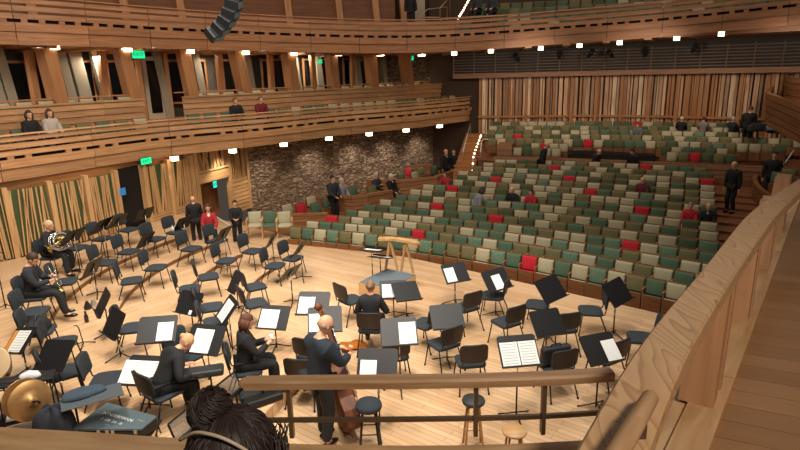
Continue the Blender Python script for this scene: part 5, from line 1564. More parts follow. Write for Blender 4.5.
mb = MB(); mb.tube([(0, 0, 0), (0, 0, .14*k)], .006, 8); part(mb, 'endpin', STEEL, bx)
# ---- a cello lying in front of the woman with the bun
ce = thing('cello', 'orange brown cello lying on its side left of the bun woman chair', 'cello', on_floor(352, 338, .2))
ce.rotation_euler = (math.radians(80), math.radians(6), math.radians(-62)); kk = .62
ol2 = [(x*kk, (z-.6)*kk) for x, z in prof]+[(-x*kk, (z-.6)*kk) for x, z in reversed(prof) if x > 0]
for sg, nm in ((1, 'front_plate'), (-1, 'back_plate')):
    m = MB(); n = len(ol2); rings = [1.0, .9, .6, .2]
    for r in rings:
        for x, z in ol2: m.v.append((x*r, sg*(.055+.025*(1-r**3)), z*r))
    for i in range(3):
        for j in range(n): m.face((i*n+j, i*n+(j+1) % n, (i+1)*n+(j+1) % n, (i+1)*n+j), 0, None, True)
    m.face([3*n+j for j in range(n)]); part(m, nm, wood('cello_varnish', '#c47a34', '#93491b', 3, 9, .2, .02), ce)
mb = MB(); mb.v = [(x, -.055, z) for x, z in ol2]+[(x, .055, z) for x, z in ol2]
for j in range(n): mb.face((j, (j+1) % n, n+(j+1) % n, n+j))
part(mb, 'ribs', VARN, ce)
mb = MB(); mb.bar((0, .06, .1), (0, .03, .66), .03, .02, up=(0, 1, 0)); part(mb, 'fingerboard', EBON, ce)
mb = MB(); mb.bar((0, .03, .3), (0, .0, .72), .028, .04, up=(0, 1, 0)); mb.ball((0, -.01, .74), .035, 10, 8); part(mb, 'neck', VARN, ce)

# ---- people round the hall
AW = -AUD
def at_plan(x, y, z): return atz(x, y, z)
def foot_at(x, y, D):                  # a standing place on the sight line at depth D
    return atd(x, y, D)
def stander(label, x, yf, yh, d, **kw):
    """feet seen at (x, yf), head top at yh: depth from the body height"""
    h = kw.get('h', 1.74); lo, hi = 8.0, 45.0
    D = kw.pop('D', None)
    if D is None:
        for _ in range(30):
            D = (lo+hi)/2; f = atd(x, yf, D); yt = proj((f.x, f.y, f.z+h))[1]
            if yt < yh: lo = D
            else: hi = D
    f = atd(x, yf, D); return person(label, f, d, **kw)
def sitter(label, k, x, dy=.12, zoff=0, d=None, **kw):
    p, _ = on_curve(CURVE[k], x, ZC[k]); dd = d or AW
    q = Vector((p.x, p.y, ZF[k]+zoff))+AW*dy
    kw['h'] = kw.get('h', 1.74)*.84
    return person(label, q, dd, sit=.36, **kw)
def proj3(p): return proj(p)
# platform end of the wall
stander('person in black seen from behind walking by the entrance to the platform', 198, 244, 196, (-.4, .9, 0), h=1.52, hair=('bald', '#8a6a55'), D=18.2)
f = atd(212, 245, 17.6); person('person in a red jacket and white shirt seated behind the stair rail', f, (.3, -.9), sit=.42, top='#a3222c', hair=('long', '#4c2f1f'), shirt='#e8e4de', female=True, h=1.62)
stander('woman in a black dress standing against the log wall reading a phone', 239, 246, 202, (.25, -.95, 0), h=1.44, hair=('short', '#2a1c14'), female=True, hands=((-.05, .3, .92), (.06, .3, .93)), D=18.0)
# left boxes
stander('man in a dark checked shirt and cap standing before the wooden box', 335, 222, 192, (.7, -.7, 0), h=1.74, top='#2c3036', hair=('short', '#2b2320'), hands=((-.1, .3, 1.0), (.12, .3, 1.0)), D=21.6)
f = atd(343, 212, 22.6); person('grey haired person in grey seated behind the man in the checked shirt', f, (.7, -.7), sit=.45, top='#8a8a8c', hair=('short', '#b7b0a8'))
f = atd(377, 203, 25.2); person('grey haired person in dark blue seated in the wooden side box', f, (.8, -.6), sit=.45, top='#2b333d', hair=('short', '#c9c2b8'), hands=((-.05, .3, .8), (.1, .32, .85)))
f = atd(392, 205, 25.0); person('white haired person in black with white shirt at the end of the side box', f, (.8, -.6), sit=.45, top='#17181b', hair=('short', '#d8d3ca'), shirt='#dddddd')
stander('man in dark suit with white shirt standing under the lower balcony', 446, 187, 150, (.6, -.8, 0), h=1.76, shirt='#b9b4ae', hair=('bald', '#6b5544'), D=27.2)
stander('taller person in black standing beside the man in dark suit', 454, 187, 148, (-.5, -.8, 0), h=1.8, hair=('short', '#2a211b'), hands=((-.2, .25, 1.1), (.12, .3, 1.25)), D=27.6)
sitter('person in a red top seated at the left end by the wooden box', 9, 447, top='#9c2430', hair=('short', '#5a4535'), h=1.6)
stander('woman in grey with dark hair leaning over the middle rows', 474, 236, 207, (.9, .2, 0), h=1.66, top='#7d8288', legs='#4a4d52', hair=('bob', '#3a2a22'), lean=25, female=True, D=18.8)
sitter('balding man in black seated in the middle of the rows', 7, 513, top='#15171a', hair=('bald', '#8a7a6c'))
sitter('person in a red jacket seated beside the balding man', 7, 532, top='#a9222e', hair=('short', '#3a2a20'), h=1.62)
stander('person in black bending at the parapet of the upper block', 541, 184, 145, (.8, -.3, 0), h=1.66, lean=14, hair=('bald', '#8a6a55'), D=22.7)
sitter('person in a maroon top seated right of centre', 10, 643, top='#5c1f2c', hair=('bald', '#a07a62'))
sitter('person in a bright red top seated near the right aisle', 7, 691, top='#b3202c', hair=('short', '#8a7a6a'), h=1.64)
sitter('person in black jacket and grey shirt seated at the right aisle end', 7, 708, top='#16181b', hair=('bald', '#b7a898'), shirt='#9a9a9a')
sitter('person in a black and white checked top seated in the upper block', 19, 638, top='#5d5d60', hair=('short', '#4a3a2c'))
sitter('person in black seated with back turned at the top right rows', 20, 681, d=AUD, top='#101114', hair=('short', '#c9c0b4'), zoff=.1)
sitter('person in grey standing among the top right rows', 20, 703, d=AUD, top='#7a7068', hair=('short', '#3a2a20'), zoff=.1)
sitter('person in dark coat turning round in the top right rows', 20, 732, d=Vector((.9, .4, 0)), top='#20262a', hair=('short', '#b5aca0'), zoff=.12)
stander('person in a black coat standing bent before the slatted wall', 745, 150, 108, AUD, h=1.7, top='#191310', legs='#191310', lean=12, hair=('short', '#5a3020'), D=23.0)
q_, _ = on_curve(EXT[11], 729, ZF[11]); person('tall man in dark suit standing alone in the right aisle', (q_.x, q_.y, ZF[11]), (-.9, -.4, 0), h=1.6, lean=5, hair=('bald', '#8a7060'))
stander('man in black standing inside the right side box', 768, 203, 152, (-.6, -.8, 0), D=19.3, h=1.7, hair=('short', '#2b1d16'))
# mixing position
for i, (x, lab, dd, hh) in enumerate(((593, 'man in black with white collar at the sound desk left end', (.6, -.7, 0), ('bald', '#8a6f5c')), (632, 'person in black bending over the right end of the sound desk', (-.7, -.5, 0), ('short', '#1a1614')))):
    stander(lab, x, 187, 149, dd, h=1.5, hair=hh, lean=16, D=22.3, shirt='#cfcac2' if i == 0 else None)
# lower balcony
for x, y, lab, c, hr, fem in ((33, 127, 'dark haired person in black seated on the lower balcony at far left', '#15171a', ('bob', '#2a2422'), True), (53, 126, 'person with long brown hair and pale top seated on the lower balcony', '#b5aaa0', ('long', '#4b2d1f'), True),
                               (237, 110, 'person in black seated on the lower balcony left of the red jacket', '#14161a', ('short', '#5a4a3c'), False), (262, 109, 'person in dark red seated on the lower balcony', '#6b1a24', ('short', '#6a5444'), False)):
    q, dd = on_curve(offset(T1, .75), x, 3.5); n_ = Vector((dd.y, -dd.x, 0))
    person(lab, (q.x, q.y, 2.87), n_, sit=.42, top=c, hair=hr, female=fem, h=1.7)
# upper balcony usher
stander('person in black standing at the upper balcony aisle door', 411, 31, 2, (.0, -1, 0), h=1.75, hair=('bald', '#a07c60'), D=27.5)
for x, lab in ((477, 'person in dark clothes seated at the upper balcony front, left of two'), (492, 'person in dark clothes seated at the upper balcony front, right of two')):
    q = atd(x, 24, 25.2); person(lab, q, AW, sit=.45, top='#2d3036', hair=('short', '#1f1a18'))

# ---- foreground woman: dark hair in a bun with a pale band
hc = atd(226, 452, 1.42); fd = Vector((.45, .89, 0)).normalized()
base = Vector((hc.x-.03, hc.y-.09, hc.z-1.24))
o, L = person('woman with dark curly bun and pale headband in the near foreground', base, fd, sit=.47, lean=6, h=1.7, top='#232022', hair=('bald', '#241a16'), female=True, big=True, head=(8, 12))
lump_c = LASTHC+Vector((0, -.005, .015)); rr = random.Random(21); mb = MB()
HAIR = plain('#2e211b', .5, 0, .35)
def strand(mb, c, a0, a1, t0, t1, R, r):
    P = []
    ph = rr.uniform(0, 6)
    for i in range(9):
        f = i/8; a = a0+(a1-a0)*f; t = t0+(t1-t0)*f; q = R*(1+.035*math.sin(11*f+ph))
        P.append(c+Vector((q[0]*math.sin(t)*math.cos(a), q[1]*math.sin(t)*math.sin(a), q[2]*math.cos(t))) if False else c+Vector((q*.92*math.sin(t)*math.cos(a), q*1.05*math.sin(t)*math.sin(a), q*1.0*math.cos(t))))
    mb.tube(P, [r*.4]+[r]*7+[r*.3], 5)
mb.ball(lump_c+Vector((0, -.005, .01)), (.104, .116, .112), 24, 16)
for _ in range(520):
    a0 = rr.uniform(0, 2*PI); strand(mb, lump_c, a0, a0+rr.uniform(-.5, .5), rr.uniform(.1, .5), rr.uniform(1.3, 2.0), rr.uniform(.111, .121), .0022)
bc = atd(211, 411, 1.40)
mb.ball(bc, (.052, .05, .048), 18, 12)
for _ in range(240):
    a0 = rr.uniform(0, 2*PI); strand(mb, bc, a0, a0+rr.uniform(1, 2.4), rr.uniform(.2, 1.2), rr.uniform(1.2, 2.7), rr.uniform(.049, .058), .0018)
for _ in range(60):     # loose curls over the cheek
    a0 = rr.uniform(-.5, .5); c = lump_c+Vector((.09+rr.uniform(0, .025), .02+rr.uniform(-.05, .05), .03+rr.uniform(-.03, .04)))
    P = [c+Vector((.012*math.sin(9*f+a0*7)+.012*f, .012*math.cos(9*f+a0*5), -.15*f)) for f in [i/12 for i in range(13)]]
    mb.tube(P, [.0015]+[.0024]*11+[.001], 4)
q = mb.build('curly_hair', HAIR); q.parent = o; q.matrix_parent_inverse = (Matrix.Translation(base) @ Matrix.Rotation(face_rz(fd), 4, 'Z')).inverted()
mb = MB(); P = []
for i in range(15):
    t = math.radians(-105+210*i/14); P.append(lump_c+Vector((.122*math.sin(t), -.055-.0*t, .118*math.cos(t)-.012)))
a = atd(196, 431, 1.31); b_ = atd(222, 437, 1.29); c_ = atd(250, 452, 1.30); d_ = atd(265, 470, 1.33); e_ = atd(180, 440, 1.36)
mb.tube(smooth(resample3([e_, a, b_, c_, d_], .01), 6), .0042, 8)
q = mb.build('headband', plain('#b9a58e', .5)); q.parent = o; q.matrix_parent_inverse = (Matrix.Translation(base) @ Matrix.Rotation(face_rz(fd), 4, 'Z')).inverted()
bn = thing('bench_seat', 'seat under the woman in the foreground behind the box rail', 'seat', (base.x, base.y, base.z))
mb = MB(); mb.box((0, 0, .42), (.5, .42, .1)); part(mb, 'cushion', FAB['g'], bn, bevel=.03)
for sx in (-.2, .2):
    mb = MB(); mb.box((sx, 0, .185), (.04, .36, .37)); part(mb, 'side_panel', W_SEAT, bn)
mb = MB(); mb.box((base.x, base.y, base.z-.06), (3.2, 2.2, .12)); struct('floor_box', mb, BFL)
# ================================================================= FIXTURES AND FITTINGS
EXITTXT = plain('#06351f', .6)
def exit_sign(x, y, p, d, label, w=.34, h=.2, col=None):
    o = thing('exit_sign', label, 'exit sign', p, math.atan2(d.y, d.x), 'green exit signs')
    mb = MB(); mb.box((0, .02, 0), (w, .04, h)); part(mb, 'lightbox', col or EXITG, o)
    mb = MB(); mb.box((0, .03, 0), (w+.03, .05, h+.03)); part(mb, 'housing', plain('#1c4a38', .5), o)
    t = text_mb('EXIT', h*.72, EXITTXT, 'lettering', o, .003); t.rotation_euler = (PI/2, 0, 0); t.location = (0, -.004, 0); KIDS.setdefault(o.name, []).append(t)
    return o
def on_c(curve, off, x, y, z0):
    """point on the offset curve in column x, at the height where the sight line (x, y) meets it"""
    c = offset(curve, off) if off else curve
    p, d = on_curve(c, x, z0); return Vector((p.x, p.y, zat(x, y, p))), d
p, d = on_c(T1, 1.5, 138, 54.5, 5.7); exit_sign(138, 55, p, d, 'green exit sign hanging under the upper balcony at the left', .42, .24)
p, d = on_c(WL, -.1, 146.5, 161, 2.4); exit_sign(146, 161, p, d, 'green exit sign over the dark doorway by the platform', .42, .19)
p, d = on_c(WL, -.03, 214, 184.5, 1.4); exit_sign(214, 185, p, d, 'blue green exit sign on the board above the platform entrance', .2, .24, emit('#1fc0b0', 1.1))
p, d = on_c(T1, 1.7, 412, 57.5, 5.5); exit_sign(412, 57, p, d, 'green exit sign at the far end of the upper soffit', .22, .24)
p, d = on_c(ST, -.1, 457.5, 132, 2.2); exit_sign(457, 131, p, d, 'green exit sign at the far end of the stone wall', .24, .24)
p, d = on_c(T1, 3.2, 320, 61.5, 5.5); exit_sign(320, 61, p, d, 'small green exit sign glimpsed in the balcony corridor', .2, .16)
WL_DOOR = None
# lamps under the balconies
def lampbox(p, d, label, group, s=.23):
    o = thing('downlight', label, 'lamp', p, math.atan2(d.y, d.x), group)
    mb = MB(); mb.box((0, 0, 0), (s, s, .15)); part(mb, 'diffuser', LAMP, o)
    mb = MB(); mb.box((0, 0, .09), (s+.05, s+.05, .04)); part(mb, 'mounting_plate', W_POST, o); return o
ordn = ['leftmost', 'second', 'third', 'fourth', 'fifth', 'sixth', 'seventh', 'eighth', 'ninth', 'tenth', 'eleventh', 'twelfth', 'thirteenth', 'fourteenth', 'fifteenth', 'sixteenth']
for i, (x, y) in enumerate(((174, 158), (233, 150.2), (284, 143.5), (329, 138), (369, 133.2), (406, 129.2), (439.5, 125.5))):
    p, d = on_c(T1, .35 if x > 180 else .1, x, y, 2.3); p.z = min(p.z, T1B-.1)
    lampbox(p, d, '%s%s glowing box lamp under the lower left balcony' % (ordn[i], '' if i == 0 else ' from left'), 'lamps under the lower balcony', .2)
    n = Vector((-d.y, d.x, 0))
    if x > 225:
        w = p+n*.55
        spot('stone_downlight', (w.x, w.y, 2.3), (w.x+n.x*.75, w.y+n.y*.75, 0), 170, 95, 1.0, (1, .84, .68), .05)
    else: spot('wall_downlight', (p.x-n.x*.1, p.y-n.y*.1, 2.25), (p.x, p.y, 0), 12, 90, .8, (1, .84, .68), .05)
for i, (x, y) in enumerate(((54, 47), (127.6, 49.4), (190, 51.2), (245, 52.4), (293, 53.3), (338, 54), (380, 54.2), (421.5, 54.6), (458, 52.8), (497, 50.3), (537, 47.8), (579, 45), (623, 42), (670, 38), (720.5, 33.4), (776, 28.4))):
    if x < 430: 
        p, d = on_c(T1, 1.62, x, y, 5.75)
    else:
        q = min(T2, key=lambda t: abs(proj((t.x, t.y, t.z))[0]-x)); i_ = T2.index(q); d = (T2[min(i_+1, len(T2)-1)]-T2[i_-1]); d.z = 0; d.normalize()
        n = Vector((-d.y, d.x, 0)); q = q+n*.4; p = Vector((q.x, q.y, zat(x, y+.6, q)))
    lampbox(p, d, '%s%s glowing box lamp under the upper balcony' % (ordn[i], '' if i == 0 else ' from left'), 'lamps under the upper balcony', .24 if x < 430 else .2)
    n = Vector((-d.y, d.x, 0))
    if x < 430: spot('column_downlight', (p.x+n.x*.1, p.y+n.y*.1, p.z-.14), (p.x+n.x*.5, p.y+n.y*.5, 3), 45, 130, .8, (1, .8, .6), .08)
    else: spot('soffit_downlight', (p.x-n.x*.0, p.y-n.y*.0, p.z-.14), (p.x+n.x*2.5, p.y+n.y*2.5, 3), 34, 120, .8, (1, .8, .6), .08)
for i, (x, y) in enumerate(((38, 48.5), (153, 48.6), (262, 51.5), (308, 52.8))):
    q = on_curve([Vector((t.x, t.y, 0)) for t in T2], x, 5.85)[0]
    p, d = on_c(T1, .6, x, y, 5.8)
    o = thing('recessed_light', ['leftmost', 'second', 'third', 'fourth'][i]+(' from left' if i else '')+' small round recessed light in the upper soffit', 'lamp', p, 0, 'recessed soffit lights')
    mb = MB(); mb.lathe([(0, 0), (.12, 0), (.12, .02), (0, .02)], 16); part(mb, 'lens', LAMP, o); mb = MB(); mb.lathe([(.12, -.005), (.15, -.005), (.15, .03), (.12, .03)], 16); part(mb, 'ring', STEEL, o)
# corridor ceiling lights
for i in range(6):
    t = CWS[int((.06+.17*i)*len(CWS))]; n = Vector((.75, -.66, 0)); q = t+n*.9
    l = bpy.data.lights.new('corridor_light', 'AREA'); l.energy = 60; l.size = .5; l.color = (1, .88, .72); lo = bpy.data.objects.new('corridor_light', l); COL.objects.link(lo); lo.location = (q.x, q.y, 5.7)
# hanging line array
def arr():
    o = thing('line_array_speaker', 'curved black line array loudspeaker hanging at the top left of centre', 'loudspeaker', atd(222, 12, 11))
    org = o.location.copy()
    px = [(211, 36.5), (218, 31), (224, 24.5), (229, 17), (232.5, 8.5), (235, -1), (236.5, -11), (237, -21)]
    P = [atd(x, y, 11) for x, y in px]
    fwd = Vector((.60, -.35, -.0)).normalized(); right = None
    for i in range(len(P)-1):
        a, b = P[i], P[i+1]; ax_ = (b-a).normalized(); c = (a+b)/2; L = (b-a).length
        view = (c-Vector((0, 0, CH))).normalized()
        sd = ax_.cross(view).normalized(); bk = sd.cross(ax_).normalized()
        R = Matrix((sd, bk, ax_)).transposed() @ Matrix.Rotation(math.radians(24), 3, 'Z')
        mb = MB(); mb.box((0, 0, 0), (.26, .28, L*.98)); cab = part(mb, 'cabinet', plain('#1a1d20', .5), o, loc=c-org, rot=R.to_euler(), bevel=.01)
        mb = MB()
        for s in (-.06, .06): mb.box((s, -.142, 0), (.05, .006, L*.3))
        part(mb, 'handle_recess', plain('#060607', .7), cab)
        mb = MB(); mb.box((-.138, 0, 0), (.015, .2, L*.6)); part(mb, 'rigging', plain('#7f95a0', .3, .7), cab)
    mb = MB(); top = P[-1]-org; mb.tube([top, top+Vector((0, 0, 3))], .01, 6); part(mb, 'hanging_cable', BLACKM, o)
arr()
# black stage spotlights in front of the louvre
for i, (x, y) in enumerate(((517, 57.5), (559, 55), (590, 53.5), (610, 54), (645, 52), (694, 48.5))):
    p, d = on_c(BWC, -1.1, x, y, 5.3)
    o = thing('spotlight', '%s%s black spotlight hanging before the dark louvre' % (ordn[i], '' if i == 0 else ' from left'), 'spotlight', p, math.atan2(d.y, d.x)+.5*(i % 3-1), 'spotlights before the louvre')
    R = Matrix.Rotation(math.radians(55), 3, 'X')
    mb = MB(); mb.lathe([(0, -.22), (.08, -.22), (.1, 0), (.12, .2), (.11, .2), (.0, .17)], 14, R=R); part(mb, 'housing', BLACKM, o)
    mb = MB(); mb.tube([(-.13, 0, 0), (-.13, 0, .22), (.13, 0, .22), (.13, 0, 0)], .012, 6); mb.tube([(0, 0, .22), (0, 0, .45)], .015, 6); part(mb, 'yoke', BLACKM, o)
# pale sconces on the stone wall
for i, (x, y) in enumerate(((257, 193.5), (314, 177.5), (364.5, 160))):
    p, d = on_c(ST, -.05, x, y, 1.2)
    o = thing('wall_sconce', ['left', 'middle', 'right'][i]+' slim pale unlit fitting on the stone wall', 'sconce', p, math.atan2(d.y, d.x), 'slim fittings on the stone wall')
    mb = MB(); mb.box((0, 0, 0), (.07, .08, .36)); part(mb, 'shade', plain('#8f8272', .6), o, bevel=.01)
    mb = MB(); mb.box((0, .05, 0), (.05, .03, .2)); part(mb, 'bracket', STEEL, o)
# three armchairs beside the platform
arms_g = 'armchairs beside the platform'
for i, (x, cc) in enumerate(((256, 'b'), (271, 'g'), (285.5, 'b'))):
    p = atd(x, 237.5, 18.3+.0*i); d = Vector((.15, -1, 0)).normalized()
    o = thing('armchair', ['beige wooden armchair, left of three beside the platform', 'green wooden armchair between two beige ones beside the platform', 'beige wooden armchair, right of three beside the platform'][i], 'armchair', p, face_rz(d), arms_g)
    mb = MB(); cushion(mb, .4, .36, .07, .42, -.2, .08); part(mb, 'backrest', FAB[cc], o)
    mb = MB(); padgrid(mb, .42, .42, .08, lambda a, b, c: (a, b, .4+c)); part(mb, 'seat', FAB[cc], o)
    for s in (-1, 1):
        mb = MB(); mb.bar((s*.24, -.2, .58), (s*.24, .2, .58), .045, .03); part(mb, 'armrest', W_PALE, o)
        mb = MB(); mb.bar((s*.235, .17, 0), (s*.235, .17, .57), .03, .03); part(mb, 'leg', W_PALE, o)
        mb = MB(); mb.bar((s*.235, -.2, 0), (s*.235, -.27, .62), .03, .03); part(mb, 'leg', W_PALE, o)
q0_, q1_, q2_, q3_ = atd(236, 234, 20.6), atd(332, 240, 19.5), atd(300, 247, 16.4), atd(240, 247, 16.6)
zfl = atd(271, 237.5, 18.3).z
mb = MB(); mb.prism([(q.x, q.y) for q in (q0_, q1_, q2_, q3_)], lambda x, y: (x, y, zfl-.3), lambda x, y: (x, y, zfl-.005)); struct('floor_side', mb, W_BROWN)
# stepped timber boxes along the stone wall and the seats in them
W_BOX = wood('box_timber', '#ab7a52', '#87593a', 1.0, 18, .5, .15)
def boxwall(pts, name='wall_side_box', th=.12, n=5):
    """pts: (x, y_top, y_bottom, D)"""
    for (x0, a0, b0, D0), (x1, a1, b1, D1) in zip(pts, pts[1:]):
        mb = MB(); A0, A1 = atd(x0, a0, D0), atd(x1, a1, D1); B0, B1 = zat(x0, b0, A0), zat(x1, b1, A1)
        for i in range(n):
            t0, t1 = i/n, (i+.88)/n
            d = Vector((A1.x-A0.x, A1.y-A0.y, 0)).normalized(); nn_ = Vector((-d.y, d.x, 0)); e = nn_*(.02*(i % 2)); f = nn_*th
            z = lambda A, B, t: A.z+(B-A.z)*t
            P = []
            for t in (t1, t0):
                P += [(A0.x+e.x, A0.y+e.y, z(A0, B0, t)), (A1.x+e.x, A1.y+e.y, z(A1, B1, t)), (A1.x+f.x, A1.y+f.y, z(A1, B1, t)), (A0.x+f.x, A0.y+f.y, z(A0, B0, t))]
            mb.hexa(P)
        struct(name, mb, W_BOX)
boxwall([(256, 214, 232, 20.4), (292, 214, 229, 19.8), (327, 213, 226, 19.4)])
boxwall([(316, 197, 208, 22.6), (352, 196, 214, 21.6), (367, 194, 212, 21.4), (393, 190, 203, 22.2)])
boxwall([(366, 180, 195, 26), (400, 179.5, 200, 25.4), (437, 176.5, 190, 25.2)])
boxwall([(414, 165.5, 174, 28.5), (430, 164, 172, 28.0)], n=3)
boxwall([(437, 176, 190, 25.2), (452, 171, 182, 26.0), (464, 165, 178, 26.6)])
def one_seat(x, y, D, cc, label, d=AW, sc=1.0, group='seats in the side boxes'):
    p = atd(x, y, D); p.z -= .62; return place_seat(p, face_rz(d), cc, sc, label, group)
for x, y, D, cc, lab in ((288, 210.5, 21.2, 'b', 'beige seat, left in the box against the stone wall beside the red one'), (302, 210, 21.0, 'r', 'red seat in the wooden box against the stone wall'), (317, 209.5, 20.8, 'g', 'green seat right of the red seat in the first wooden box'),
                         (312, 202, 22.3, 'b', 'beige seat standing highest behind the first wooden box'), (328, 203.5, 22.3, 'g', 'green seat left of the man in the checked shirt'), (354, 193, 22.8, 'g', 'green seat alone behind the second wooden box'), (373, 191.5, 22.6, 'o', 'olive seat behind the second wooden box near seated pair'),
                         (402, 177.5, 27.0, 'g', 'green seat right of the white haired person in the box'), (409, 173, 28, 'r', 'red seat against the stone wall left of two green ones'), (421.5, 172, 28, 'o', 'olive seat right of the red one against the stone wall'), (435, 171, 27.8, 'g', 'green seat beside the standing men under the balcony'), (415.5, 176.5, 26.6, 'b', 'beige seat in front of the red seat by the stone wall'), (460, 160.5, 27.5, 'b', 'beige seat at the foot of the lit stairs')):
    one_seat(x, y, D, cc, lab, Vector((.75, -.66, 0)), 1.05)
mb = MB(); A_ = [atd(236, 240, 20.6), atd(330, 222, 19.8), atd(395, 208, 22.4), atd(440, 193, 25.4), atd(470, 180, 27), atd(440, 168, 30), atd(340, 200, 24.5), atd(252, 222, 22.5)]
mb.prism([(p.x, p.y) for p in A_], lambda x, y: (x, y, -.95), lambda x, y: (x, y, -.62)); struct('floor_side_boxes', mb, W_BROWN)
# lit stairs at the left of the upper block
p0, p1 = atd(473, 171, 24.6), atd(484, 131, 28.4)
sd = Vector((.93, -.36, 0)); mb = MB(); NS = 10
for i in range(NS):
    a = p0.lerp(p1, i/NS); b = p0.lerp(p1, (i+1)/NS)
    c = (a+b)/2-sd*.42
    run = Vector((b.x-a.x, b.y-a.y, 0)); 
    P = [c-sd*.45-run*.5, c+sd*.45-run*.5, c+sd*.45+run*.6, c-sd*.45+run*.6]
    mb.hexa([(q.x, q.y, a.z-.6) for q in P]+[(q.x, q.y, a.z) for q in P])
struct('floor_stairs', mb, W_POST)
o = thing('stair_rail', 'white lit handrail with tiny lamps down the aisle stairs', 'railing')
pts = [atd(x, y, D) for x, y, D in ((472.7, 171, 24.5), (473, 158, 25.0), (475.5, 150, 25.8), (480, 138, 27.2), (480.7, 136, 27.6))]
mb = MB(); mb.tube(pts, .022, 6); part(mb, 'rail', plain('#cfc3b4', .4), o)
pp_ = resample3(pts, .42)
for q in pp_:
    mb = MB(); mb.ball(q+Vector((0, -.03, .02)), .042, 8, 6); part(mb, 'lamp', emit('#ffd2b0', 6), o)
for nm, lab, pl_ in (('wall_rail', 'pale handrail climbing left of the lit stairs to the slatted wall', ((463, 152, 25.5), (466, 140, 26.5), (470.6, 123.5, 28.6))), ('corner_rail', 'short pale bent rail at the right of the lit stairs', ((480.3, 152, 25.8), (482, 140.5, 26.8), (484, 139.2, 26.6), (489, 139.4, 26.2))),
                     ('entrance_rail', 'pale sloping handrail at the platform entrance before the log wall', ((205, 209.6, 19.2), (236.5, 229.8, 18.6), (244.5, 230.5, 18.4))),
                     ('aisle_rail', 'white zigzag handrail along the right aisle behind the side box', ((742, 150.6, 23.6), (754, 151.4, 23.2), (767, 158, 22.6), (774, 163.5, 22.2), (784.5, 163.5, 21.9), (796.5, 146.5, 22.2))),
                     ('desk_rail', 'white rail framing the sound desk recess in the upper block', ((558, 155, 25.3), (570, 146.6, 26.2), (662, 148.3, 24.9), (654, 158.5, 23.9)))):
    o = thing('handrail', lab, 'railing'); P = [atd(*q) for q in pl_]; mb = MB(); mb.tube(P, .024, 6); part(mb, 'rail', plain('#d8cfc2', .4), o)
    for q in (P[0], P[-1]):
        mb = MB(); mb.tube([q, q-Vector((0, 0, .7))], .016, 6); part(mb, 'support', plain('#8a8078', .4), o)
# sound desk recess
p0, p1 = atd(566, 160, 24.6), atd(655, 163, 23.6); dv_ = (p1-p0); dv_.z = 0; Ld_ = dv_.length; dv_.normalize()
o = thing('sound_desk', 'long black sound mixing desk in the recess of the upper block', 'mixing desk', ((p0+p1)/2)-Vector((0, 0, .12)), math.atan2(dv_.y, dv_.x))
mb = MB(); mb.box((0, 0, .2), (Ld_, .6, .4)); part(mb, 'cabinet', BLACKM, o)
mb = MB(); mb.box((0, -.05, .44), (Ld_*.96, .5, .08), Matrix.Rotation(.25, 3, 'X')); part(mb, 'control_surface', plain('#101114', .35), o)
for i in range(4):
    mb = MB(); mb.box((-Ld_*.36+Ld_*.24*i, .2, .52), (.42, .05, .12), Matrix.Rotation(-.2, 3, 'X')); part(mb, 'screen', plain('#0c0e12', .25), o)
for i in range(8):
    x = 572+11.4*i; a = atd(x, 153.6+.12*i, 25.4-.12*i)
    oo = thing('wooden_seat_back', ORD[i+1]+' bare wooden seat back from left behind the sound desk', 'seat', (a.x, a.y, a.z-.5), face_rz(AW), 'wooden seat backs behind the sound desk')
    mb = MB(); mb.hexa([(-.23, 0, .1), (.23, 0, .1), (.23, .04, .1), (-.23, .04, .1), (-.23, -.08, .72), (.23, -.08, .72), (.23, -.04, .72), (-.23, -.04, .72)]); part(mb, 'back_panel', W_SEAT, oo)
    mb = MB(); mb.box((0, .12, .25), (.42, .2, .05)); part(mb, 'folded_seat', W_SEAT, oo)
# coats and bags over the seats at the top right
for i, (x, y, c, lab) in enumerate(((757, 129, '#2b2e33', 'dark coat hung over seats left of the grey bag at top right'), (768, 128, '#6a6c72', 'grey bag lying on the top right seats'), (780, 131, '#22262d', 'dark blue jacket lying on the top right seats'))):
    lump('coat', lab, 'coat', atd(x, y, 22.6), (.8, .5, .3), 0, plain(c, .9), 30+i, 'cloth', atd(x, y+2, 22.6).z)
# right hand boxes: curved timber fronts
def curvebox(px, h, n, label=None, name='wall_right_balcony'):
    pts = [atd(*q) for q in px]; P = smooth(resample3(pts, .3), 6); mb = MB()
    hh = h/n
    for i in range(n):
        o_ = .03*(n-i)*.5
        sweepz(mb, P, [(o_-.05, -hh*(n-i)+.01), (o_-.05+.12, -hh*(n-i)+.01), (o_-.05+.12, -hh*(n-i-1)-.015), (o_-.07, -hh*(n-i-1)-.015)])
    struct(name, mb, W_BROWN)
curvebox([(772, 86, 23.5), (767, 92, 21.5), (772, 94, 20.2), (785, 98, 19.2), (802, 106, 18.2), (830, 120, 17)], 1.15, 5)
curvebox([(790, 71, 23.5), (784, 75, 22.6), (790, 77, 21.6), (806, 79, 20.6), (830, 82, 19.6)], .9, 4)
curvebox([(764, 172, 21.4), (756, 173, 20.4), (753, 178, 19.3), (757, 186, 18.4), (766, 193, 17.8), (790, 205, 17.0)], 1.0, 5, name='wall_right_box')
curvebox([(716, 152, 24.0), (745, 151.5, 23.6), (775, 152, 23.0), (815, 151, 22.4)], 1.5, 6, name='wall_right_aisle')
for x, y, cc, lab in ((778, 178.5, 'g', 'green seat inside the right side box beside the standing man'), (790, 182, 'b', 'beige seat in the right side box next to the green one'), (788, 175, 'o', 'olive seat at the back of the right side box')):
    one_seat(x, y, 18.6, cc, lab, Vector((-.75, -.66, 0)), 1.0)
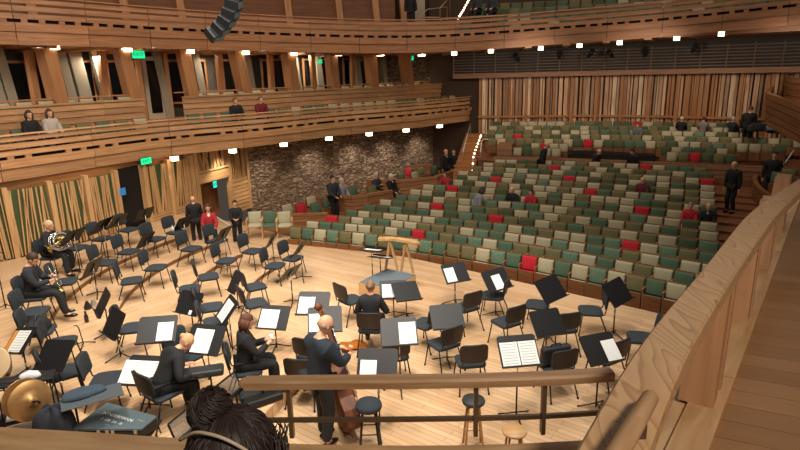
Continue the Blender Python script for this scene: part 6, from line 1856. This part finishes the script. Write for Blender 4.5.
# right aisle floor
mb = MB(); A_ = [atd(716, 160, 23.6), atd(760, 175, 22), atd(760, 215, 18.5), atd(705, 260, 15.2), atd(690, 300, 12.2), atd(800, 300, 12.5), atd(840, 180, 21)]
za = atd(729, 212, 20.3).z
# upper balcony seats and rails
rn = random.Random(5)
us = 'theatre seats on the upper balcony'
T2o = {k: resample(smooth(offset([Vector((t.x, t.y, 0)) for t in T2], .9+1.0*k), 8), .52) for k in range(4)}
kk_ = 0
fm_ = MB()
for k in range(4):
    for p, n_ in zip(T2o[k], normals(T2o[k])):
        z = 6.05+.34*k; x, y = proj((p.x, p.y, z+.6))
        if x < 464+k*6 or x > 815 or y < -8 or (k == 0 and 472 < x < 494): continue
        cc = rn.choice('bogggdoo'); 
        if k == 0 and 506 < x < 515: cc = 'r'
        kk_ += 1
        R = Matrix.Rotation(face_rz(-n_), 3, 'Z')
        for ch in KIDS[seat_protos[cc].name]:
            b = len(fm_.v); mi = fcols.index(cc) if 'pad' in ch.name or 'backrest' in ch.name else len(fcols)
            for v in ch.data.vertices: q = R @ Vector((v.co.x*1.08, v.co.y, v.co.z)); fm_.v.append((q.x+p.x, q.y+p.y, q.z+z))
            for f in ch.data.polygons: fm_.face([b+a for a in f.vertices], mi, None, f.use_smooth)
tag(fm_.build('theater_seats', [FAB[c] for c in fcols]+[W_SEAT]), 'rows of seats on the upper balcony at the top right', 'seats', us, 'stuff')
o = thing('handrail', 'thin pale rail running before the upper balcony seats', 'railing'); mb = MB()
rr_ = [p for p in offset([Vector((t.x, t.y, 0)) for t in T2], .55) if 430 < proj((p.x, p.y, 7))[0] < 815]
mb.tube([(p.x, p.y, 7.02+.012*i) for i, p in enumerate(rr_)], .02, 6); part(mb, 'rail', plain('#9b7b5c', .4), o)
for q in rr_[::4]:
    mb = MB(); mb.tube([(q.x, q.y, 6.2), (q.x, q.y, 7.05)], .014, 6); part(mb, 'support', W_POST, o)
o = thing('stair_light_rail', 'row of small bright lamps climbing the upper balcony stairs', 'railing'); P = [atd(458, 19, 25), atd(463, 11, 26), atd(471, -4, 27.5)]
mb = MB(); mb.tube(P, .02, 6); part(mb, 'rail', plain('#6b3a2a', .5), o)
for q in resample3(P, .33):
    mb = MB(); mb.ball(q+Vector((0, -.04, .02)), .045, 8, 6); part(mb, 'lamp', emit('#ffd2b0', 6), o)
mb = MB(); p = atd(420, 14, 29); mb.box((p.x, p.y, p.z), (.5, .1, 1.9)); d4 = struct('door_4', mb, plain('#b9ac90', .6))
for lab, pl_ in (('upper pair of slanting pale rails behind the standing usher', ((419, 18, 26), (427, 9.5, 26.5), (447, 7, 27))), ('steep pale rail above the upper balcony stairs', ((440, 8, 26.5), (450, -3, 27.5))), ('low pale rail on the upper balcony right of the usher', ((421, 17.5, 25.5), (440, 17.5, 25.5)))):
    o = thing('handrail', lab, 'railing'); P = [atd(*q) for q in pl_]; mb = MB(); mb.tube(P, .028, 6); part(mb, 'rail', plain('#a58e78', .4), o)
    for q in (P[0], P[-1]):
        mb = MB(); mb.tube([q, q-Vector((0, 0, .9))], .016, 6); part(mb, 'support', W_POST, o)
# seats on the lower balcony, front row and the row behind
LB = resample(smooth(offset(T1, .85), 4), .6); nb = 0
for row, (cur, z) in enumerate(((LB, 2.88), (resample(smooth(offset(T1, 2.05), 4), .62), 3.55))):
    kq = 0
    for p, n_ in zip(cur, normals(cur)):
        x, y = proj((p.x, p.y, z+.6))
        if x < -8 or x > 462: continue
        if row == 0 and (24 < x < 63 or 150 < x < 182 or 228 < x < 270): continue
        if row == 1 and 140 < x < 190: continue
        kq += 1
        cc = rn.choice('bgobbgo') if row == 0 else rn.choice('bbob')
        place_seat((p.x, p.y, z), face_rz(-n_), cc, (1.05, 1, 1.0), '%s seat, %s from left in the %s row of the lower balcony' % (CNAME[cc], ORD[kq] if kq < len(ORD) else 'number %d' % kq, 'front' if row == 0 else 'rear'), 'seats on the lower balcony')
# ================================================================= LIGHT
WARM = (1, .84, .68)
for i, (x, y, tx, ty, e) in enumerate(((-4, 6, -4.5, 9, 2150), (1, 5.5, 0, 8.5, 2150), (-7, 11, -7, 13.5, 1950), (-1, 12, -1, 12.5, 1900), (3.5, 8.5, 3, 10, 1750), (-4, 14, -4.5, 14.5, 1300))):
    spot('stage_light', (x, y, 12), (tx, ty, 0), e, 56, .6, (1, .93, .84), .35)
area('house_light', (7, 20, 12.5), (7, 21, 0), 460, 12, 10, WARM)
area('house_light', (-3, 17, 13), (-6, 24, 3), 420, 8, 8, WARM)
area('front_fill', (-4, 8, 11), (-11, 14, 2.5), 1000, 3, 3, (1, .88, .74))  # added unseen fill, brightens the lower balcony front at left
area('side_fill', (0, 5.5, 6.8), (-9, 16, 1.8), 420, 2, 2, (1, .88, .74))  # added unseen low fill, lifts the slatted wall under the balcony
spot('slat_wall_light', (9, 21, 5.6), (11, 28, 3.0), 300, 100, .9, WARM, .3)
spot('slat_wall_light', (13, 19, 5.6), (15.5, 25.5, 3.0), 270, 100, .9, WARM, .3)
spot('slat_wall_light', (5, 22.5, 5.5), (6.5, 29, 3.0), 270, 100, .9, WARM, .3)
spot('box_light', (2.2, -2.5, 9.5), (0.9, 2.4, 3.6), 1500, 60, .8, (1, .9, .78), .5)
W = bpy.data.worlds.new('world'); S.world = W; W.use_nodes = True
W.node_tree.nodes['Background'].inputs[0].default_value = (1, .80, .64, 1); W.node_tree.nodes['Background'].inputs[1].default_value = .065
S.view_settings.view_transform = 'Standard'; S.view_settings.look = 'None'; S.view_settings.gamma = 1; S.view_settings.exposure = 0
S.view_settings.use_curve_mapping = False
